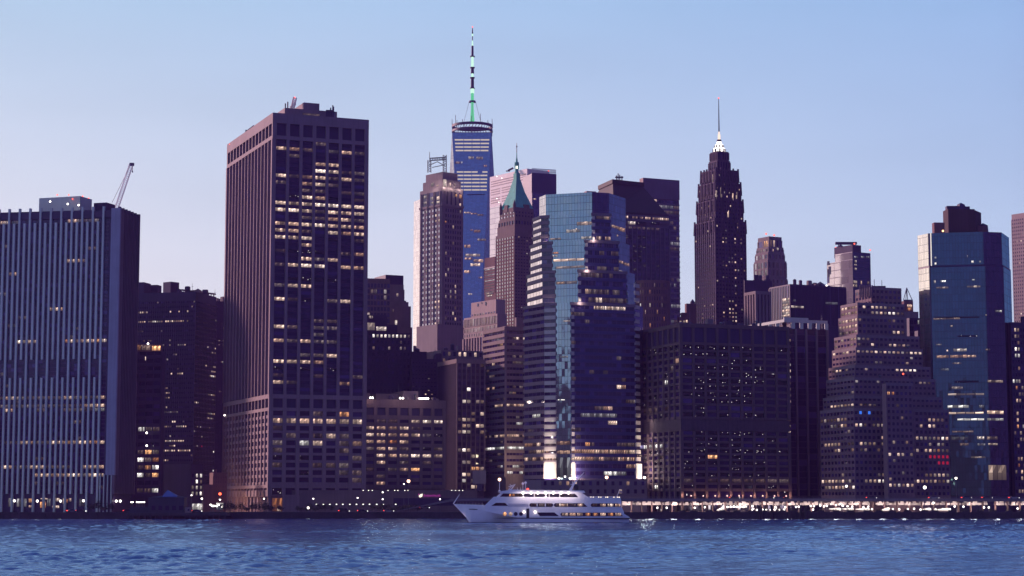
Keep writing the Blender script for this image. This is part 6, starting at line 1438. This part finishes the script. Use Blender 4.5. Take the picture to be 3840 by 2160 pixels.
for i, (a, d) in enumerate([(1520, 1600), (1620, 1700), (1720, 1795), (1830, 1900), (1930, 2000), (2030, 2100), (2130, 2200), (2230, 2305)]): win(rect(a, 584, d, 622), [lb, lw, lw, LITM['o'], LITM['o'], lw, LITM['o'], lw][i], 'pane', .08, w1, label='warm lit cabin pane')
w2 = win(pill(1082, 1405, 455, 503)); 
for a, d, mt in ((1105, 1175, ld), (1215, 1285, ld), (1320, 1350, ld), (1355, 1380, ld)): win(rect(a, 462, d, 497), mt, 'pane', .08, w2)
for a in (1188, 1298): win(rect(a - 6, 458, a + 6, 500), SW, 'frame', .09, w2)
w3 = win(pill(1410, 1858, 455, 503, 1, 0))
for a, d, mt in ((1440, 1478, ld), (1510, 1585, lw), (1622, 1700, ld), (1728, 1800, lw)): win(rect(a, 462, d, 497), mt, 'pane', .08, w3)
for a in (1492, 1594): win(rect(a - 6, 458, a + 6, 500), LITM['b'], 'pane', .09, w3)
w4 = win(pill(1902, 2310, 457, 503, 1, 0))
for a, d, mt in ((1925, 1985, ld), (2030, 2100, lw), (2130, 2202, lb), (2230, 2296, lw)): win(rect(a, 463, d, 498), mt, 'pane', .08, w4)
win([(578, 488), (640, 450), (762, 450), (800, 490)], SGL, 'window', .05); win([(1185, 577), (1418, 577), (1478, 625), (1225, 625)], SGL)
for cx, mt in ((757, LITM['o']), (833, LITM['w']), (903, SGL), (972, SGL)): win([(cx + 26 * cos(a * pi / 8), 597 + 26 * sin(a * pi / 8)) for a in range(16)], mt, 'porthole', .06)
win(rect(1045, 525, 1083, 655), SBLK, 'door', .05)
# bridge deck windows
wA = win([(690, 372), (735, 326), (990, 326), (1000, 350), (990, 372)], SGL, 'window', .03, None, 5.3); wB = win(pill(1006, 1300, 330, 374), SGL, 'window', .03, None, 5.3); wC = win(pill(1310, 1740, 330, 376, 1, 0), SGL, 'window', .03, None, 5.3)
win(rect(815, 334, 890, 366), LITM['o'], 'pane', .07, wA, 5.3); win(rect(905, 334, 985, 366), ld, 'pane', .07, wA, 5.3); win(rect(1160, 336, 1190, 368), ld, 'pane', .07, wB, 5.3); win(rect(1500, 336, 1560, 368), ld, 'pane', .07, wC, 5.3); win(rect(1610, 336, 1680, 370), ld, 'pane', .07, wC, 5.3)
for a in (1150, 1350, 1490): win(rect(a - 4, 330, a + 4, 374), SW, 'frame', .07, wB if a < 1300 else wC, 5.3)
SL = emit('ship_lamp_glow', (1, .86, .70), 7.0)
for cx in (1000, 1108, 1198, 1302, 1405, 1508, 1607):
    m = MB(); p = (bx(cx), BY + HB - 6.2, bz(320)); m.ball(p, .42, 8); m.build('deck_lamp', SL, ship)
    l = bpy.data.lights.new('deck_lamp_light', 'POINT'); l.energy = 55; l.color = (1, .78, .66); l.shadow_soft_size = .3
    o = bpy.data.objects.new('deck_lamp_light', l); C.objects.link(o); o.parent = ship; o.location = Vector((p[0], p[1] - .7, p[2] - .3)) - ship.location
for cx, cy in ((1015, 570), (1163, 572)): m = MB(); m.ball((bx(cx), BY - .25, bz(cy)), .38, 8); m.build('hull_lamp', SL, ship)
m = MB(); m.ball((bx(1065), BY + 3, bz(268)), .45, 8); m.build('port_light', emit('ship_red_glow', (1, .06, .04), 4), ship)
m = MB(); m.tube((bx(65), BY + HB, bz(462)), (bx(148), BY + HB, bz(335)), .2, .1, n=6); m.build('jack_staff', SW, ship)
m = MB(); m.tube((bx(685), BY + HB, bz(290)), (bx(685), BY + HB, bz(140)), .11, n=6); m.tube((bx(685), BY + HB, bz(292)), (bx(685), BY + HB, bz(280)), .5, n=6); o = m.build('signal_mast', SW, ship); m = MB(); m.ball((bx(685), BY + HB, bz(138)), .6, 8); m.build('mast_light', AMB, o)
m = MB(); f = [(1615, 284), (1660, 284), (1700, 190), (1828, 45), (1818, 42), (1682, 180)]
slabside(f[::-1] if False else f[::-1], .35, 'raked_mast', SW)
m = MB(); m.tube((bx(1640), BY + 3.5, bz(205)), (bx(1720), BY + HB + 2.5, bz(195)), .12, n=5); m.tube((bx(1670), BY + 4, bz(195)), (bx(1668), BY + 4, bz(165)), .15, n=5); m.tube((bx(1710), BY + HB, bz(110)), (bx(1770), BY + HB, bz(105)), .1, n=5); m.build('mast_crosstree', SW, ship)
m = MB(); m.tube((bx(830), BY + HB, bz(285)), (bx(897), BY + HB, bz(200)), .25, .12, n=5); m.tube((bx(805), BY + HB, bz(235)), (bx(895), BY + HB, bz(205)), .12, n=5); m.tube((bx(815), BY + HB, bz(262)), (bx(860), BY + HB, bz(212)), .1, n=5); m.tube((bx(822), BY + HB, bz(200)), (bx(865), BY + HB, bz(240)), .1, n=5); m.box(bx(800), bx(850), BY + HB - .2, BY + HB + .2, bz(275), bz(264)); m.build('radar_frame', SW, ship)
for cx, cy in ((1000, 192), (1037, 180)):
    m = MB(); m.tube((bx(cx), BY + HB, bz(280)), (bx(cx), BY + HB, bz(cy + 8)), .1, n=5); m.ball((bx(cx), BY + HB, bz(cy)), .48, 8); m.build('radar_dome', SW, ship)
for cx in (925, 968): m = MB(); m.tube((bx(cx), BY + 3, bz(282)), (bx(cx), BY + 3, bz(245)), .09, n=5); m.build('roof_pipe', SW, ship)
m = MB(); m.ball((bx(1715), BY + HB + 1, bz(248)), 1.25, 10, sz=1.2); m.build('funnel', SBLK, ship)
m = MB(); m.tube((bx(2262), BY + HB, bz(370)), (bx(2306), BY + HB, bz(268)), .1, n=5); st = m.build('flag_staff', SW, ship); m = MB()
fl_ = [(2300, 285), (2318, 292), (2345, 298), (2348, 318), (2325, 316), (2296, 308)]; m.face([(bx(a), BY + HB + .3 * (i % 2), bz(c)) for i, (a, c) in enumerate(fl_)]); m.face([(bx(a), BY + HB + .06 + .3 * (i % 2), bz(c)) for i, (a, c) in reversed(list(enumerate(fl_)))]); m.build('flag', stone('flag_cloth', (.3, .2, .28), .8, .2), st)
# aft upper deck: rail, lights, benches
m = MB()
for y in (BY + .15, BY + 2 * HB - .15):
    m.tube((bx(1880), y, bz(366)), (bx(2296), y, bz(368)), .05, n=4)
    for k in range(22): x = bx(1885 + k * 19.5); m.tube((x, y, bz(382)), (x, y, bz(367)), .04, n=4)
for k in range(10):
    xa = bx(75 + k * 42); m.tube((xa, BY + HB - hb(.3 + k * 1.2) + .1, top(k) - .05), (xa, BY + HB - hb(.3 + k * 1.2) + .1, top(k) + .7), .03, n=4)
m.build('railing', SW, ship)
for cx in (1905, 1940, 2010, 2040, 2105, 2130, 2215, 2260, 2285): m = MB(); m.ball((bx(cx), BY + .4, bz(374)), .22, 6); m.build('rail_lamp', emit('rail_lamp_glow', (1, .8, .6), 2.5), ship)
for cx, cy, w in ((312, 535, 34), (365, 537, 26)): 
    x = (bx(cx) - BX); k0 = hb(x) * .86; m = MB(); f = [(bx(cx - w), BY + HB - hb(bx(cx - w) - BX) * .93 - .12, bz(cy + 4)), (bx(cx + w), BY + HB - hb(bx(cx + w) - BX) * .93 - .12, bz(cy + 4)), (bx(cx + w), BY + HB - hb(bx(cx + w) - BX) * .95 - .12, bz(cy - 5)), (bx(cx - w), BY + HB - hb(bx(cx - w) - BX) * .95 - .12, bz(cy - 5))]; m.face(f); m.build('name_lettering', SBLK, hull)
for k in range(4): win(rect(800 + 0 * k, 462 + k * 11, 1070, 465 + k * 11), stone('ship_groove', (.3, .28, .36), .5, .1), 'louvre', .02)
m = MB(); l = bpy.data.lights.new('ship_side_fill', 'AREA'); l.shape = 'RECTANGLE'; l.size = 24; l.size_y = .5; l.energy = 560; l.color = (1, .80, .80)  # unseen strip lamp added off the hull to whiten the ship's side
o = bpy.data.objects.new('ship_side_fill', l); C.objects.link(o); o.parent = ship; o.location = Vector((bx(1320), BY - 1.8, bz(320))) - ship.location; o.rotation_euler = (radians(28), 0, 0)

# ================================================================== river
k = NT('river_water'); g_ = k.n('ShaderNodeTexCoord').outputs['Object']
def wv(scale, sx, sy, det, dist):
    mpn = k.n('ShaderNodeMapping', {0: g_, 'Scale': (sx, sy, 1)}).outputs[0]
    return k.n('ShaderNodeTexNoise', {'Vector': mpn, 'Scale': scale, 'Detail': det, 'Roughness': .6, 'Distortion': dist}).outputs[0]
hsum = k.math('ADD', k.math('MULTIPLY', wv(1.0, .5, .9, 5.0, .4), .5), k.math('MULTIPLY', wv(.22, .5, 1.0, 3.0, .5), 1.0))
bmp = k.n('ShaderNodeBump', {'Height': hsum, 'Strength': .55, 'Distance': .5}).outputs[0]
big = wv(.012, 1, 1.6, 3.0, .6)
fr = k.n('ShaderNodeFresnel', {'IOR': 1.45, 'Normal': bmp}).outputs[0]
fr = k.n('ShaderNodeMapRange', {0: fr, 1: 0.0, 2: 1.0, 3: .12, 4: 1.0}).outputs[0]
fr = k.math('MULTIPLY', fr, k.n('ShaderNodeMapRange', {0: big, 1: .35, 2: .65, 3: .88, 4: 1.1}).outputs[0])
gl = k.n('ShaderNodeBsdfGlossy', {'Color': (.64, .82, 1.0, 1), 'Roughness': .15, 'Normal': bmp})
df = k.n('ShaderNodeBsdfDiffuse', {'Color': (.02, .05, .24, 1), 'Normal': bmp})
mx = k.n('ShaderNodeMixShader', {0: fr, 1: df.outputs[0], 2: gl.outputs[0]})
WAT = k.end(mx.outputs[0])
import numpy as np
rng = np.random.default_rng(4)
ws = []
for i in range(46):
    lam = 1.2 * (1.075 ** i) if i < 30 else rng.uniform(1.8, 6); a = rng.normal(radians(84), .55); ws.append((2 * pi / lam * cos(a), 2 * pi / lam * sin(a), rng.uniform(0, 6.3), .0125 * lam ** .8 * rng.uniform(.5, 1.2)))
def waveheight(x, y):
    h = np.zeros_like(x); gmod = .65 + .5 * np.sin(x * .021 + 1.3 * np.sin(y * .013)) * np.sin(y * .017 + .7)
    for kx, ky, ph, am in ws:
        p = kx * x + ky * y + ph; h += am * (np.sin(p) + .28 * np.sin(2 * p + .6))
    return h * np.clip(gmod, .3, 1.2)
V, Fc = [], []
def patch(y0, y1, dy, dx, sp):
    ny = int((y1 - y0) / dy) + 1; ys = np.linspace(y0, y1, ny); hw0 = sp * y1; nx = int(2 * hw0 / dx) + 1
    xs_ = np.linspace(-hw0, hw0, nx); X, Yg = np.meshgrid(xs_, ys); Zh = waveheight(X, Yg)
    b = sum(len(v) for v in V); V.append(np.stack([X.ravel(), Yg.ravel(), Zh.ravel()], 1))
    i = np.arange((ny - 1) * (nx - 1)); r, c = i // (nx - 1), i % (nx - 1); q = b + r * nx + c; Fc.append(np.stack([q, q + 1, q + nx + 1, q + nx], 1))
patch(130, 300, .45, .42, .38); patch(300, 520, .75, .75, .36); patch(520, 929.4, 1.5, 1.4, .36)
Vn, Fn = np.concatenate(V), np.concatenate(Fc)
me = bpy.data.meshes.new('river'); me.vertices.add(len(Vn)); me.vertices.foreach_set('co', Vn.ravel().astype(np.float32)); me.loops.add(Fn.size); me.loops.foreach_set('vertex_index', Fn.ravel().astype(np.int32)); me.polygons.add(len(Fn)); me.polygons.foreach_set('loop_start', np.arange(0, Fn.size, 4, dtype=np.int32)); me.update(calc_edges=True)
me.polygons.foreach_set('use_smooth', np.ones(len(Fn), dtype=bool)); me.materials.append(WAT)
o = bpy.data.objects.new('river_water', me); C.objects.link(o); props(o, 'choppy blue river water in the foreground', 'river', None, 'structure')
m = MB(); m.face([(-3000, -600, -.9), (3000, -600, -.9), (3000, 929.5, -.9), (-3000, 929.5, -.9)]); o = m.build('open_water', WAT); props(o, 'open river water around the near swell', 'water', None, 'structure')

# unseen opposite-bank buildings, added behind the viewer and heightened to darken glass reflections
m = MB(); r9 = random.Random(12); x = -1900.0; sky_ = [(-2000, 30)]
while x < 1900: w = r9.uniform(45, 130); h = r9.uniform(50, 105) * (2.2 if -1300 < x < -620 else 1.6 if x < 0 else 1); sky_ += [(x, h), (x + w, h * r9.uniform(.92, 1.0))]; x += w
sky_.append((2000, 30))
for (x0, h0), (x1, h1) in zip(sky_, sky_[1:]):
    if x1 - x0 < .01: continue
    m.face([(x1, -160, -2), (x0, -160, -2), (x0, -160, h0), (x1, -160, h1)]); m.face([(x0, -160, h0), (x0, -420, h0), (x1, -420, h1), (x1, -160, h1)])
o = m.build('unseen_far_bank_buildings', stone('dark_bank', (.05, .036, .06), .9, .3)); props(o, 'dark buildings on the opposite bank, unseen behind the viewer, heightened to darken reflections', 'river bank', None, 'structure')

finish_windows()

# ================================================================== evening haze over the river and the city
m = MB(); m.box(-1500, 1500, -60, 2700, -6, 640); hz = m.build('haze', [bpy.data.materials.new('haze_air')]); props(hz, 'thin violet evening haze over river and skyline', 'haze', None, 'stuff')
hm = hz.data.materials[0]; hm.use_nodes = True; ht = hm.node_tree; ht.nodes.clear()
ho = ht.nodes.new('ShaderNodeOutputMaterial'); hv = ht.nodes.new('ShaderNodeVolumePrincipled')
hv.inputs['Color'].default_value = (.50, .25, 1.0, 1); hv.inputs['Density'].default_value = 5.2e-5; hv.inputs['Anisotropy'].default_value = 0.0
ht.links.new(hv.outputs[0], ho.inputs['Volume'])
